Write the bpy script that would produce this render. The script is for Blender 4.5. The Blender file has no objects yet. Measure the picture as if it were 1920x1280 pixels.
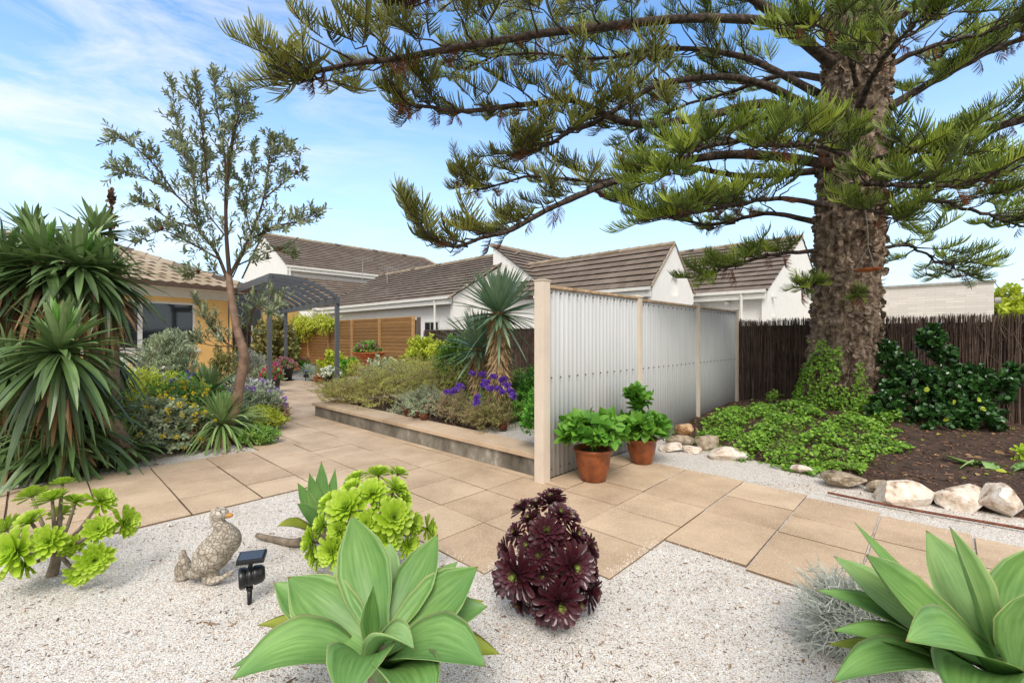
import bpy, math, random
import numpy as np
from mathutils import Vector, noise
R_=math.radians
rng=np.random.default_rng(7); random.seed(7)
scn=bpy.context.scene
# ---------------- camera, world, sun, exposure ----------------
cd=bpy.data.cameras.new('camera'); cam=bpy.data.objects.new('camera',cd); scn.collection.objects.link(cam)
cam.location=(0,0,1.445); cam.rotation_euler=(R_(90),0,0)
cd.sensor_width=36; cd.lens=853/1920*36; cd.shift_y=-8/1920; cd.clip_start=.05; cd.clip_end=2000
scn.camera=cam
SUN_EL,SUN_AZ=R_(50),R_(-178)      # azimuth measured from +Y clockwise; the sun is behind-left of the camera
w=bpy.data.worlds.new('World'); scn.world=w; w.use_nodes=True
nt=w.node_tree; N=nt.nodes; L=nt.links; bg=N['Background']
sky=N.new('ShaderNodeTexSky'); sky.sky_type='NISHITA'; sky.sun_disc=False
sky.sun_elevation=SUN_EL; sky.sun_rotation=SUN_AZ; sky.air_density=1.0; sky.dust_density=1.2; sky.ozone_density=2.0
tc=N.new('ShaderNodeTexCoord')
mp=N.new('ShaderNodeMapping'); mp.inputs['Rotation'].default_value=(0,0,R_(35)); mp.inputs['Scale'].default_value=(1.2,3.2,7.0)
L.new(tc.outputs['Generated'],mp.inputs['Vector'])
n1=N.new('ShaderNodeTexNoise'); n1.inputs['Scale'].default_value=2.3; n1.inputs['Detail'].default_value=9; n1.inputs['Roughness'].default_value=.62; n1.inputs['Distortion'].default_value=.5
L.new(mp.outputs[0],n1.inputs['Vector'])
r1=N.new('ShaderNodeValToRGB'); r1.color_ramp.elements[0].position=.43; r1.color_ramp.elements[1].position=.84
L.new(n1.outputs['Fac'],r1.inputs[0])
# more cloud towards the west (left of view)
dp=N.new('ShaderNodeVectorMath'); dp.operation='DOT_PRODUCT'; dp.inputs[1].default_value=(-.70,.58,.42)
L.new(tc.outputs['Generated'],dp.inputs[0])
r2=N.new('ShaderNodeMapRange'); r2.inputs[1].default_value=.80; r2.inputs[2].default_value=1.0; r2.inputs[3].default_value=.16; r2.inputs[4].default_value=1.0
L.new(dp.outputs['Value'],r2.inputs[0])
mm=N.new('ShaderNodeMath'); mm.operation='MULTIPLY'; L.new(r1.outputs[0],mm.inputs[0]); L.new(r2.outputs[0],mm.inputs[1])
hz=N.new('ShaderNodeSeparateXYZ'); L.new(tc.outputs['Generated'],hz.inputs[0])
hr=N.new('ShaderNodeMapRange'); hr.inputs[1].default_value=0; hr.inputs[2].default_value=.50; hr.inputs[3].default_value=.80; hr.inputs[4].default_value=0
L.new(hz.outputs['Z'],hr.inputs[0])
tint=N.new('ShaderNodeMixRGB'); tint.blend_type='MULTIPLY'; tint.inputs[0].default_value=1; tint.inputs[2].default_value=(1.22,1.66,1.90,1)
L.new(sky.outputs[0],tint.inputs[1])
mh=N.new('ShaderNodeMixRGB'); mh.inputs[2].default_value=(5.5,6.35,7.0,1)
L.new(hr.outputs[0],mh.inputs[0]); L.new(tint.outputs[0],mh.inputs[1])
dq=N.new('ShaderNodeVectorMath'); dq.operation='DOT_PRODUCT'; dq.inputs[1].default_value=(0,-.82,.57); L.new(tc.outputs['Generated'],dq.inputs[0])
oc=N.new('ShaderNodeMapRange'); oc.inputs[1].default_value=-.05; oc.inputs[2].default_value=.45; L.new(dq.outputs['Value'],oc.inputs[0])   # unseen white overcast behind and above the camera, added to neutralise blue fill
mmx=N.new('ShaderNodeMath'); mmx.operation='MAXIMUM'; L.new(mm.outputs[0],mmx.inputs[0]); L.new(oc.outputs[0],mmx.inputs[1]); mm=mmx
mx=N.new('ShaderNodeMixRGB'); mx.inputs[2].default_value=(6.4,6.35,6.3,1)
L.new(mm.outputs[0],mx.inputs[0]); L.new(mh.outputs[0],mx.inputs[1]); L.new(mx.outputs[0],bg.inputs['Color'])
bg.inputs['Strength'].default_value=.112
sd=bpy.data.lights.new('sun','SUN'); sd.energy=1.8; sd.angle=R_(28); sd.color=(1,.94,.87)
sun=bpy.data.objects.new('sun',sd); scn.collection.objects.link(sun)
_sv=Vector((math.sin(SUN_AZ)*math.cos(SUN_EL),math.cos(SUN_AZ)*math.cos(SUN_EL),math.sin(SUN_EL)))
sun.rotation_euler=_sv.to_track_quat('Z','Y').to_euler(); sun.location=(0,0,30)
vs=scn.view_settings; vs.view_transform='Standard'; vs.look='None'; vs.gamma=1; vs.use_curve_mapping=False; vs.exposure=.68
# ---------------- helpers ----------------
A2=np.array([.687,.726]); B2=np.array([-.726,.687]); P0=np.array([.29,4.55])
def W(a,b,z=0.):                       # garden frame (a away to the right, b away to the left) to world
    p=P0+A2*a+B2*b; return np.array([p[0],p[1],z])
def at(px,py,Y): return np.array([(px-960)/853*Y,Y,1.445-(py-632)/853*Y])   # photo bearing at a real depth Y
def gr(px,py,z=0.):                    # point on level z seen on that bearing
    return at(px,py,853*(1.445-z)/(py-632))
def u3(v):
    v=np.asarray(v,float); return v/np.maximum(np.linalg.norm(v,axis=-1,keepdims=True),1e-9)
def rnd(a,b,n=None): return rng.uniform(a,b,n)
ORG={}
def tag(o,label=None,cat=None,group=None,kind=None):
    if label: o['label']=label
    if cat: o['category']=cat
    if group: o['group']=group
    if kind: o['kind']=kind
    return o
def thing(name,label,cat,loc,group=None,kind=None):
    o=bpy.data.objects.new(name,None); o.empty_display_size=.1; scn.collection.objects.link(o)
    o.location=tuple(float(v) for v in loc); ORG[o.name]=np.array(loc,float); return tag(o,label,cat,group,kind)
class MB:
    def __init__(s): s.V=[];s.F={};s.U=[];s.n=0
    def add(s,V,F,uv=None):
        V=np.asarray(V,float).reshape(-1,3)
        if uv is None: uv=np.tile([[rng.random(),.5]],(len(V),1))
        uv=np.asarray(uv,float)
        if uv.ndim==1: uv=np.tile(uv,(len(V),1))
        if isinstance(F,np.ndarray): s.F.setdefault(F.shape[1],[]).append(F+s.n)
        else:
            for f in F: s.F.setdefault(len(f),[]).append(np.array([f])+s.n)
        s.V.append(V);s.U.append(uv);s.n+=len(V); return s
    def inst(s,T,M,P,us=None):         # T=(verts,faces,uv) template, M (n,3,3) columns, P (n,3)
        V,F,U=T; n=len(P)
        if n==0: return s
        VV=np.einsum('nij,kj->nki',M,V)+P[:,None,:]
        UU=np.tile(U[None],(n,1,1)).copy()
        if us is None: us=rng.random(n)
        if us is not False: UU[:,:,0]=us[:,None]
        FF=(F[None]+(np.arange(n)*len(V))[:,None,None]).reshape(-1,F.shape[1])
        s.F.setdefault(F.shape[1],[]).append(FF+s.n)
        s.V.append(VV.reshape(-1,3)); s.U.append(UU.reshape(-1,2)); s.n+=n*len(V); return s
    def box(s,c,sz,ax=None,uv=None):   # centre, full sizes, axes rows
        c=np.asarray(c,float); h=np.asarray(sz,float)/2
        ax=np.eye(3) if ax is None else np.asarray(ax,float)
        q=np.array([[x,y,z] for x in(-1,1) for y in(-1,1) for z in(-1,1)],float)*h
        return s.add(c+q@ax,np.array([[0,1,3,2],[4,6,7,5],[0,4,5,1],[2,3,7,6],[0,2,6,4],[1,5,7,3]]),uv)
    def abox(s,a0,a1,b0,b1,z0,z1,uv=None):
        return s.box(W((a0+a1)/2,(b0+b1)/2,(z0+z1)/2),(a1-a0,b1-b0,z1-z0),AX,uv)
    def tube(s,P,Rr,k=8,cap=True,uv=None):
        P=np.asarray(P,float); n=len(P); Rr=np.broadcast_to(np.asarray(Rr,float),(n,))
        t=u3(np.gradient(P,axis=0)); ref=np.array([0,0,1.]) if abs(t[0,2])<.9 else np.array([1.,0,0])
        x=u3(np.cross(t[0],ref)); X=[]
        for i in range(n):
            x=u3(x-t[i]*np.dot(x,t[i])); X.append(x)
        X=np.array(X); Yv=np.cross(t,X); an=np.arange(k)/k*2*math.pi
        V=P[:,None]+Rr[:,None,None]*(np.cos(an)[None,:,None]*X[:,None]+np.sin(an)[None,:,None]*Yv[:,None])
        F=[];i=np.arange(n-1)[:,None]*k; j=np.arange(k)[None]; j2=(j+1)%k
        F=np.stack([i+j,i+j2,i+k+j2,i+k+j],-1).reshape(-1,4)
        if uv is None: r=rng.random(); uv=np.stack([np.full(n*k,r),np.repeat(np.linspace(0,1,n),k)],1)
        m=s.n; s.add(V.reshape(-1,3),F,uv)
        if cap:
            s.F.setdefault(k,[]).append(np.array([list(range(k))[::-1]])+m); s.F.setdefault(k,[]).append(np.array([list(range((n-1)*k,n*k))])+m)
        return s
    def tubes(s,P,Rr,k=3,us=None):     # many tubes at once P (n,m,3) R (m,) or (n,m)
        n,m,_=P.shape
        if n==0: return s
        Rr=np.broadcast_to(np.asarray(Rr,float),(n,m))
        t=u3(np.gradient(P,axis=1)); ref=u3(rng.normal(size=(n,1,3))); X=u3(np.cross(t,ref)); Yv=np.cross(t,X)
        an=np.arange(k)/k*2*math.pi
        V=P[:,:,None]+Rr[:,:,None,None]*(np.cos(an)[:,None]*X[:,:,None]+np.sin(an)[:,None]*Yv[:,:,None])
        i=np.arange(m-1)[:,None]*k; j=np.arange(k)[None]; j2=(j+1)%k
        F=np.stack([i+j,i+j2,i+k+j2,i+k+j],-1).reshape(-1,4)
        FF=(F[None]+(np.arange(n)*m*k)[:,None,None]).reshape(-1,4)
        us=rng.random(n) if us is None else us
        uv=np.stack([np.repeat(us,m*k),np.tile(np.repeat(np.linspace(0,1,m),k),n)],1)
        return s.add(V.reshape(-1,3),FF,uv)
    def ribbons(s,P,Wd,S,fold=.18,us=None): # strap leaves: P (n,m,3), widths (m,) or (n,m), side S (n,3)
        n,m,_=P.shape
        if n==0: return s
        Wd=np.broadcast_to(np.asarray(Wd,float),(n,m))[:,:,None]
        S=np.asarray(S)
        if S.ndim==2: S=S[:,None,:]
        t=u3(np.gradient(P,axis=1)); S=u3(S-t*np.sum(S*t,-1,keepdims=True)); Nn=np.cross(S,t)
        Nn=np.where(Nn[:,:1,2:3]<0,-Nn,Nn)
        V=np.stack([P-S*Wd/2+Nn*fold*Wd,P,P+S*Wd/2+Nn*fold*Wd],2)
        i=np.arange(m-1)[:,None]*3; j=np.arange(2)[None]
        F=np.stack([i+j,i+j+1,i+j+4,i+j+3],-1).reshape(-1,4)
        FF=(F[None]+(np.arange(n)*m*3)[:,None,None]).reshape(-1,4)
        us=rng.random(n) if us is None else us
        uv=np.stack([np.repeat(us,m*3),np.tile(np.repeat(np.linspace(0,1,m),3),n)],1)
        return s.add(V.reshape(-1,3),FF,uv)
    def lathe(s,prof,c,k=28,ax=None,uv=None): # prof [(r,z)]
        ax=np.eye(3) if ax is None else np.asarray(ax,float)
        an=np.arange(k)/k*2*math.pi; V=[]
        for r,z in prof: V.append(np.stack([r*np.cos(an),r*np.sin(an),np.full(k,z)],1))
        V=np.concatenate(V)@ax+np.asarray(c,float); n=len(prof)
        i=np.arange(n-1)[:,None]*k; j=np.arange(k)[None]; j2=(j+1)%k
        F=np.stack([i+j,i+j2,i+k+j2,i+k+j],-1).reshape(-1,4)
        m=s.n; s.add(V,F,uv)
        if prof[0][0]>1e-4: s.F.setdefault(k,[]).append(np.array([list(range(k))[::-1]])+m)
        if prof[-1][0]>1e-4: s.F.setdefault(k,[]).append(np.array([list(range((n-1)*k,n*k))])+m)
        return s
    def build(s,name,mat,parent=None,smooth=False,bevel=0):
        me=bpy.data.meshes.new(name)
        if s.n:
            V=np.concatenate(s.V); U=np.concatenate(s.U)
            o0=ORG.get(parent.name) if parent is not None else None
            if o0 is not None: V=V-o0
            vi=[];st=[];tot=[];c=0
            for k,fl in s.F.items():
                f=np.concatenate(fl); vi.append(f.ravel()); m=len(f)
                st.append(c+np.arange(m)*k); tot.append(np.full(m,k)); c+=m*k
            vi=np.concatenate(vi).astype(np.int32); st=np.concatenate(st).astype(np.int32); tot=np.concatenate(tot).astype(np.int32)
            me.vertices.add(len(V)); me.vertices.foreach_set('co',V.astype(np.float32).ravel())
            me.loops.add(len(vi)); me.loops.foreach_set('vertex_index',vi)
            me.polygons.add(len(st)); me.polygons.foreach_set('loop_start',st); me.polygons.foreach_set('loop_total',tot)
            ul=me.uv_layers.new(name='UVMap'); ul.data.foreach_set('uv',U[vi].astype(np.float32).ravel())
            me.update(calc_edges=True); me.validate()
            me.polygons.foreach_set('use_smooth',np.full(len(me.polygons),smooth))
        me.materials.append(mat)
        o=bpy.data.objects.new(name,me); scn.collection.objects.link(o)
        if parent is not None:
            o.parent=parent
            if parent.name in ORG: ORG[o.name]=ORG[parent.name]
        if bevel:
            b=o.modifiers.new('bevel','BEVEL'); b.width=bevel; b.segments=2; b.limit_method='ANGLE'
        return o
AX=np.array([[.687,.726,0],[-.726,.687,0],[0,0,1.]])
def smoothline(P,n):
    P=np.asarray(P,float); m=len(P)
    if m==2: return P[0]+(P[1]-P[0])*np.linspace(0,1,n)[:,None]
    Q=np.concatenate([[2*P[0]-P[1]],P,[2*P[-1]-P[-2]]]); out=[]
    for t in np.linspace(0,m-1-1e-6,n):
        i=int(t); f=t-i; a,b,c,d=Q[i:i+4]
        out.append(.5*((2*b)+(-a+c)*f+(2*a-5*b+4*c-d)*f*f+(-a+3*b-3*c+d)*f**3))
    return np.array(out)
def frame(d,nrm):                      # matrices with columns dir, side, normal
    x=u3(d); y=u3(np.cross(nrm,x)); z=np.cross(x,y); return np.stack([x,y,z],-1)
# ---------------- materials ----------------
def lin(h):
    h=h.lstrip('#'); v=[int(h[i:i+2],16)/255 for i in(0,2,4)]
    return tuple((x/12.92 if x<=.04045 else((x+.055)/1.055)**2.4) for x in v)+(1,)
def newmat(name):
    m=bpy.data.materials.new(name); m.use_nodes=True; return m,m.node_tree.nodes,m.node_tree.links,m.node_tree.nodes['Principled BSDF']
def ramp(N,stops):
    r=N.new('ShaderNodeValToRGB'); e=r.color_ramp.elements
    e[0].position=stops[0][0]; e[0].color=stops[0][1]; e[1].position=stops[-1][0]; e[1].color=stops[-1][1]
    for p,c in stops[1:-1]: x=e.new(p); x.color=c
    return r
def noisetex(N,L,scale,detail=4,rough=.55,obj=True,stretch=None,dist=0):
    tc=N.new('ShaderNodeTexCoord'); n=N.new('ShaderNodeTexNoise'); n.inputs['Scale'].default_value=scale; n.inputs['Detail'].default_value=detail; n.inputs['Roughness'].default_value=rough; n.inputs['Distortion'].default_value=dist
    src=tc.outputs['Object']
    if stretch:
        mp=N.new('ShaderNodeMapping'); mp.inputs['Scale'].default_value=stretch; L.new(src,mp.inputs[0]); src=mp.outputs[0]
    L.new(src,n.inputs['Vector']); return n
def bump(N,L,b,src,strength,dist):
    n=N.new('ShaderNodeBump'); n.inputs['Strength'].default_value=strength; n.inputs['Distance'].default_value=dist
    L.new(src,n.inputs['Height']); L.new(n.outputs[0],b.inputs['Normal']); return n
def leafmat(name,cols,tip=None,tipat=.85,rough=.5,trans=.25,base=None,baseat=.25,var=.25,spec=.4):
    m,N,L,b=newmat(name); uv=N.new('ShaderNodeUVMap'); sp=N.new('ShaderNodeSeparateXYZ'); L.new(uv.outputs[0],sp.inputs[0])
    cs=[lin(c) for c in cols]; k=len(cs); r=ramp(N,[(i/(k-1),c) for i,c in enumerate(cs)]); L.new(sp.outputs[0],r.inputs[0]); c=r.outputs[0]
    if base:
        mr=N.new('ShaderNodeMapRange'); mr.inputs[1].default_value=0; mr.inputs[2].default_value=baseat; mr.inputs[3].default_value=1; mr.inputs[4].default_value=0
        L.new(sp.outputs[1],mr.inputs[0]); x=N.new('ShaderNodeMixRGB'); L.new(mr.outputs[0],x.inputs[0]); L.new(c,x.inputs[1]); x.inputs[2].default_value=lin(base); c=x.outputs[0]
    if tip:
        mr=N.new('ShaderNodeMapRange'); mr.inputs[1].default_value=tipat; mr.inputs[2].default_value=1
        L.new(sp.outputs[1],mr.inputs[0]); x=N.new('ShaderNodeMixRGB'); L.new(mr.outputs[0],x.inputs[0]); L.new(c,x.inputs[1]); x.inputs[2].default_value=lin(tip); c=x.outputs[0]
    n=noisetex(N,L,3.5,3); hv=N.new('ShaderNodeHueSaturation'); mr=N.new('ShaderNodeMapRange'); mr.inputs[1].default_value=.3; mr.inputs[2].default_value=.7; mr.inputs[3].default_value=1-var; mr.inputs[4].default_value=1+var
    L.new(n.outputs['Fac'],mr.inputs[0]); L.new(mr.outputs[0],hv.inputs['Value']); L.new(c,hv.inputs['Color']); c=hv.outputs[0]
    L.new(c,b.inputs['Base Color']); b.inputs['Roughness'].default_value=rough; b.inputs['Specular IOR Level'].default_value=spec
    if trans>0:
        t=N.new('ShaderNodeBsdfTranslucent'); L.new(c,t.inputs[0]); ms=N.new('ShaderNodeMixShader'); ms.inputs[0].default_value=trans
        L.new(b.outputs[0],ms.inputs[1]); L.new(t.outputs[0],ms.inputs[2]); L.new(ms.outputs[0],N['Material Output'].inputs[0])
    return m
def flat(name,col,rough=.6,metal=0,var=.12,scale=6,bumpd=0,bs=40,spec=.5,cols=None,stretch=None):
    m,N,L,b=newmat(name); c=lin(col); c2=lin(cols) if cols else tuple(x*(1-2*var) for x in c[:3])+(1,)
    n=noisetex(N,L,scale,6,.6,stretch=stretch); r=ramp(N,[(.32,c2),(.62,c)]); L.new(n.outputs['Fac'],r.inputs[0]); L.new(r.outputs[0],b.inputs['Base Color'])
    b.inputs['Roughness'].default_value=rough; b.inputs['Metallic'].default_value=metal; b.inputs['Specular IOR Level'].default_value=spec
    if bumpd: n2=noisetex(N,L,bs,5,stretch=stretch); bump(N,L,b,n2.outputs['Fac'],.6,bumpd)
    return m
def gravelmat(name,cols,scale=190,dirt='#7a6450',dirtamt=.5):
    m,N,L,b=newmat(name); tc=N.new('ShaderNodeTexCoord')
    v=N.new('ShaderNodeTexVoronoi'); v.inputs['Scale'].default_value=scale; L.new(tc.outputs['Object'],v.inputs['Vector'])
    sp=N.new('ShaderNodeSeparateColor'); L.new(v.outputs['Color'],sp.inputs[0])
    k=len(cols); r=ramp(N,[(p,lin(c)) for p,c in cols]); r.color_ramp.interpolation='CONSTANT'; L.new(sp.outputs[0],r.inputs[0])
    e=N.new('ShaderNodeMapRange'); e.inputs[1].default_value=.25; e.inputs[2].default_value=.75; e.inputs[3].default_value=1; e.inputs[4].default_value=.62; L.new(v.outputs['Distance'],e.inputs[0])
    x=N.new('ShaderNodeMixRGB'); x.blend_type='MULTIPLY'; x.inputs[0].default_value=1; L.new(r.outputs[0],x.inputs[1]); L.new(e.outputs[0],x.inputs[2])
    n=noisetex(N,L,1.7,9,.72); rr=ramp(N,[(.50,(0,0,0,1)),(.70,(1,1,1,1))]); L.new(n.outputs['Fac'],rr.inputs[0])
    g=N.new('ShaderNodeMath'); g.operation='MULTIPLY'; g.inputs[1].default_value=dirtamt; L.new(rr.outputs[0],g.inputs[0])
    y=N.new('ShaderNodeMixRGB'); L.new(g.outputs[0],y.inputs[0]); L.new(x.outputs[0],y.inputs[1]); y.inputs[2].default_value=lin(dirt); L.new(y.outputs[0],b.inputs['Base Color'])
    b.inputs['Roughness'].default_value=.8
    iv=N.new('ShaderNodeMath'); iv.operation='SUBTRACT'; iv.inputs[0].default_value=1; L.new(v.outputs['Distance'],iv.inputs[1])
    bump(N,L,b,iv.outputs[0],.9,.004); return m
M={}
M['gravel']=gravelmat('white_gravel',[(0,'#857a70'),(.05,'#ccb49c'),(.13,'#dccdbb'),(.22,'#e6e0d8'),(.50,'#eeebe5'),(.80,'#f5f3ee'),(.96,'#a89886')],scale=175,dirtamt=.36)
M['gravel_far']=gravelmat('grey_gravel',[(0,'#76746f'),(.3,'#a8a49c'),(.7,'#c6c2ba')],scale=60,dirtamt=.3)
def pavermat():
    m,N,L,b=newmat('sand_paver'); uv=N.new('ShaderNodeUVMap'); sp=N.new('ShaderNodeSeparateXYZ'); L.new(uv.outputs[0],sp.inputs[0])
    r=ramp(N,[(0,lin('#c2a88c')),(.5,lin('#ccb396')),(1,lin('#d4bc9f'))]); L.new(sp.outputs[0],r.inputs[0])
    n=noisetex(N,L,1.6,7,.65); rr=ramp(N,[(.33,(.70,.67,.64,1)),(.62,(1,1,1,1))]); L.new(n.outputs['Fac'],rr.inputs[0])
    x=N.new('ShaderNodeMixRGB'); x.blend_type='MULTIPLY'; x.inputs[0].default_value=1; L.new(r.outputs[0],x.inputs[1]); L.new(rr.outputs[0],x.inputs[2])
    tc=N.new('ShaderNodeTexCoord'); v=N.new('ShaderNodeTexVoronoi'); v.inputs['Scale'].default_value=210; L.new(tc.outputs['Object'],v.inputs['Vector'])
    s2=N.new('ShaderNodeSeparateColor'); L.new(v.outputs['Color'],s2.inputs[0]); q=ramp(N,[(0,(0,0,0,1)),(.86,(.0,.0,.0,1)),(.90,(.75,.75,.75,1)),(1,(1,1,1,1))]); L.new(s2.outputs[0],q.inputs[0])
    y=N.new('ShaderNodeMixRGB'); g=N.new('ShaderNodeMath'); g.operation='MULTIPLY'; g.inputs[1].default_value=.5; L.new(q.outputs[0],g.inputs[0]); L.new(g.outputs[0],y.inputs[0]); L.new(x.outputs[0],y.inputs[1]); y.inputs[2].default_value=lin('#e9dcc8')
    n3=noisetex(N,L,140,2); h=N.new('ShaderNodeMixRGB'); h.blend_type='MULTIPLY'; h.inputs[0].default_value=.5; L.new(y.outputs[0],h.inputs[1]); L.new(n3.outputs['Fac'],h.inputs[2])
    hv=N.new('ShaderNodeHueSaturation'); hv.inputs['Value'].default_value=1.32; L.new(h.outputs[0],hv.inputs['Color']); nb=noisetex(N,L,.55,5,.6); rb_=ramp(N,[(.35,(.88,.87,.85,1)),(.6,(1,1,1,1))]); L.new(nb.outputs['Fac'],rb_.inputs[0]); k1=N.new('ShaderNodeMixRGB'); k1.blend_type='MULTIPLY'; k1.inputs[0].default_value=1; L.new(hv.outputs[0],k1.inputs[1]); L.new(rb_.outputs[0],k1.inputs[2])
    ns=noisetex(N,L,9,7,.7); rs=ramp(N,[(.66,(0,0,0,1)),(.76,(1,1,1,1))]); L.new(ns.outputs['Fac'],rs.inputs[0]); gs=N.new('ShaderNodeMath'); gs.operation='MULTIPLY'; gs.inputs[1].default_value=.35; L.new(rs.outputs[0],gs.inputs[0]); k3=N.new('ShaderNodeMixRGB'); L.new(gs.outputs[0],k3.inputs[0]); L.new(k1.outputs[0],k3.inputs[1]); k3.inputs[2].default_value=lin('#6b5744')
    dm=N.new('ShaderNodeMapRange'); dm.inputs[1].default_value=.1; dm.inputs[2].default_value=.4; dm.inputs[3].default_value=1; dm.inputs[4].default_value=0; L.new(sp.outputs[1],dm.inputs[0]); k2=N.new('ShaderNodeMixRGB'); L.new(dm.outputs[0],k2.inputs[0]); L.new(k3.outputs[0],k2.inputs[1]); k2.inputs[2].default_value=lin('#776450'); L.new(k2.outputs[0],b.inputs['Base Color'])
    b.inputs['Roughness'].default_value=.75; bump(N,L,b,n3.outputs['Fac'],.4,.002); return m
M['paver']=pavermat()
M['joint']=flat('joint_sand','#554838',.9,scale=30)
M['dirt']=flat('dark_soil','#4d3a2e',.95,scale=9,cols='#30241c',bumpd=.02,bs=30)
M['grassland']=flat('dry_ground','#8a8468',.95,scale=.6)
M['render']=flat('white_render','#eceae6',.8,scale=2.5,var=.03,bumpd=.002,bs=60)
M['trim']=flat('white_trim','#e3e1da',.5,var=.06)
M['yellow']=flat('yellow_render','#eec078',.8,scale=1.5,var=.05)
M['paint_grey']=flat('grey_sheet_paint','#bcbebe',.85,scale=2,var=.05,spec=.2,stretch=(8,8,.5))
M['cream']=flat('cream_post_paint','#dacbba',.6,scale=5,var=.05)
M['cream_rail']=flat('weathered_cream_rail','#c9aa88',.6,scale=9,cols='#8c755c')
M['charcoal']=flat('charcoal_powdercoat','#565a60',.45,var=.05)
M['dark']=flat('dark_screen','#2b2e33',.5,var=.1)
M['black']=flat('black_plastic','#161719',.32,var=.1)
M['blackpot']=flat('black_pot','#2c2a29',.5,var=.15)
M['terracotta']=flat('glazed_terracotta','#94522c',.36,scale=7,cols='#5f2f1a')
M['terra2']=flat('plain_terracotta','#c8733f',.8,scale=9,cols='#8a4a2a')
M['conc']=flat('pale_concrete','#a9a8a3',.85,scale=8,cols='#85847e',bumpd=.003)
def stained():
    m,N,L,b=newmat('stained_render_wall'); n=noisetex(N,L,2.6,8,.7,stretch=(1,1,.6)); r=ramp(N,[(.30,lin('#3d3931')),(.47,lin('#6c665b')),(.60,lin('#8e887c')),(.72,lin('#c3beb4'))]); L.new(n.outputs['Fac'],r.inputs[0]); L.new(r.outputs[0],b.inputs['Base Color']); b.inputs['Roughness'].default_value=.9
    n2=noisetex(N,L,45,5); bump(N,L,b,n2.outputs['Fac'],.5,.004); return m
M['stained']=stained()
def glassmat(name,c,r=.06):
    m,N,L,b=newmat(name); b.inputs['Base Color'].default_value=lin(c); b.inputs['Roughness'].default_value=r; b.inputs['Specular IOR Level'].default_value=.8; return m
M['glass']=glassmat('dark_glass','#262b2f')
M['lens']=glassmat('lamp_lens','#b9c0b0',.12)
M['solar']=glassmat('solar_cell','#3a4350',.2)
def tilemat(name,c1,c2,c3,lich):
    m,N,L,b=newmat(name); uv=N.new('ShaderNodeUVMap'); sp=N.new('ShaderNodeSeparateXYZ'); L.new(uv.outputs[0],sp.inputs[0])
    r=ramp(N,[(0,lin(c1)),(.14,lin(c1)),(.16,lin(c2)),(1,lin(c3))]); L.new(sp.outputs[0],r.inputs[0])  # dark low end of the ramp paints the shadow gap under each course
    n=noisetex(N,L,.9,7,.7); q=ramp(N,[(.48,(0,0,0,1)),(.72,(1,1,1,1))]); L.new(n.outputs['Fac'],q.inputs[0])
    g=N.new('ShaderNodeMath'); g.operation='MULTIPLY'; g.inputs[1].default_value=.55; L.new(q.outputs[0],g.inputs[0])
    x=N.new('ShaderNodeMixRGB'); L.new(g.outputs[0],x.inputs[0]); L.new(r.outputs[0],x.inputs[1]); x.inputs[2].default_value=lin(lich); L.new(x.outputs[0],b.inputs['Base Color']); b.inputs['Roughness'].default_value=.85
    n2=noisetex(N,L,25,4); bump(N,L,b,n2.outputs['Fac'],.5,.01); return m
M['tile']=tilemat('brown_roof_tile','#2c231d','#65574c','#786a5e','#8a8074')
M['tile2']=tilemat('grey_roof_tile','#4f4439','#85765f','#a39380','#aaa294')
def woodmat(name,c1,c2,st=(1,1,14)):
    m,N,L,b=newmat(name); n=noisetex(N,L,3,6,.6,stretch=st); r=ramp(N,[(.3,lin(c1)),(.7,lin(c2))]); L.new(n.outputs['Fac'],r.inputs[0])
    uv=N.new('ShaderNodeUVMap'); sp=N.new('ShaderNodeSeparateXYZ'); L.new(uv.outputs[0],sp.inputs[0]); mr=N.new('ShaderNodeMapRange'); mr.inputs[3].default_value=.82; mr.inputs[4].default_value=1.15; L.new(sp.outputs[0],mr.inputs[0])
    hv=N.new('ShaderNodeHueSaturation'); L.new(mr.outputs[0],hv.inputs['Value']); L.new(r.outputs[0],hv.inputs['Color']); L.new(hv.outputs[0],b.inputs['Base Color']); b.inputs['Roughness'].default_value=.7; bump(N,L,b,n.outputs['Fac'],.3,.003); return m
M['slat']=woodmat('stained_pine_slat','#a47a4a','#c29866')
M['slatpost']=woodmat('stained_pine_post','#a67b4d','#c6a06e')
M['darkwood']=woodmat('grey_brown_wood','#54463b','#75665a')
M['planter']=woodmat('oiled_planter_wood','#a5713a','#c08a4c')
M['brush']=leafmat('brushwood_stick',['#3a2e27','#5a483e','#453730','#78665a','#4c3d34'],rough=.9,trans=0,var=.3)
M['brushback']=flat('brushwood_core','#2a211b',.95,scale=20)
M['rust']=flat('rusty_steel','#7a4630',.8,scale=30,cols='#4d2c20')
M['stonewhite']=None
def rockmat(name,c1,c2,c3):
    m,N,L,b=newmat(name); n=noisetex(N,L,7,9,.68); r=ramp(N,[(.32,lin(c3)),(.43,lin(c2)),(.56,lin(c1)),(.8,lin(c1))]); L.new(n.outputs['Fac'],r.inputs[0]); L.new(r.outputs[0],b.inputs['Base Color']); b.inputs['Roughness'].default_value=.85
    n2=noisetex(N,L,22,7,.6); bump(N,L,b,n2.outputs['Fac'],.9,.025); return m
M['rock1']=rockmat('white_quartz_rock','#e4ddd3','#cdbaa6','#7d6550')
M['rock2']=rockmat('ochre_rock','#c9ae8e','#a27146','#5e422c')
M['rock3']=rockmat('grey_rock','#b3a692','#877762','#4e453a')
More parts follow.
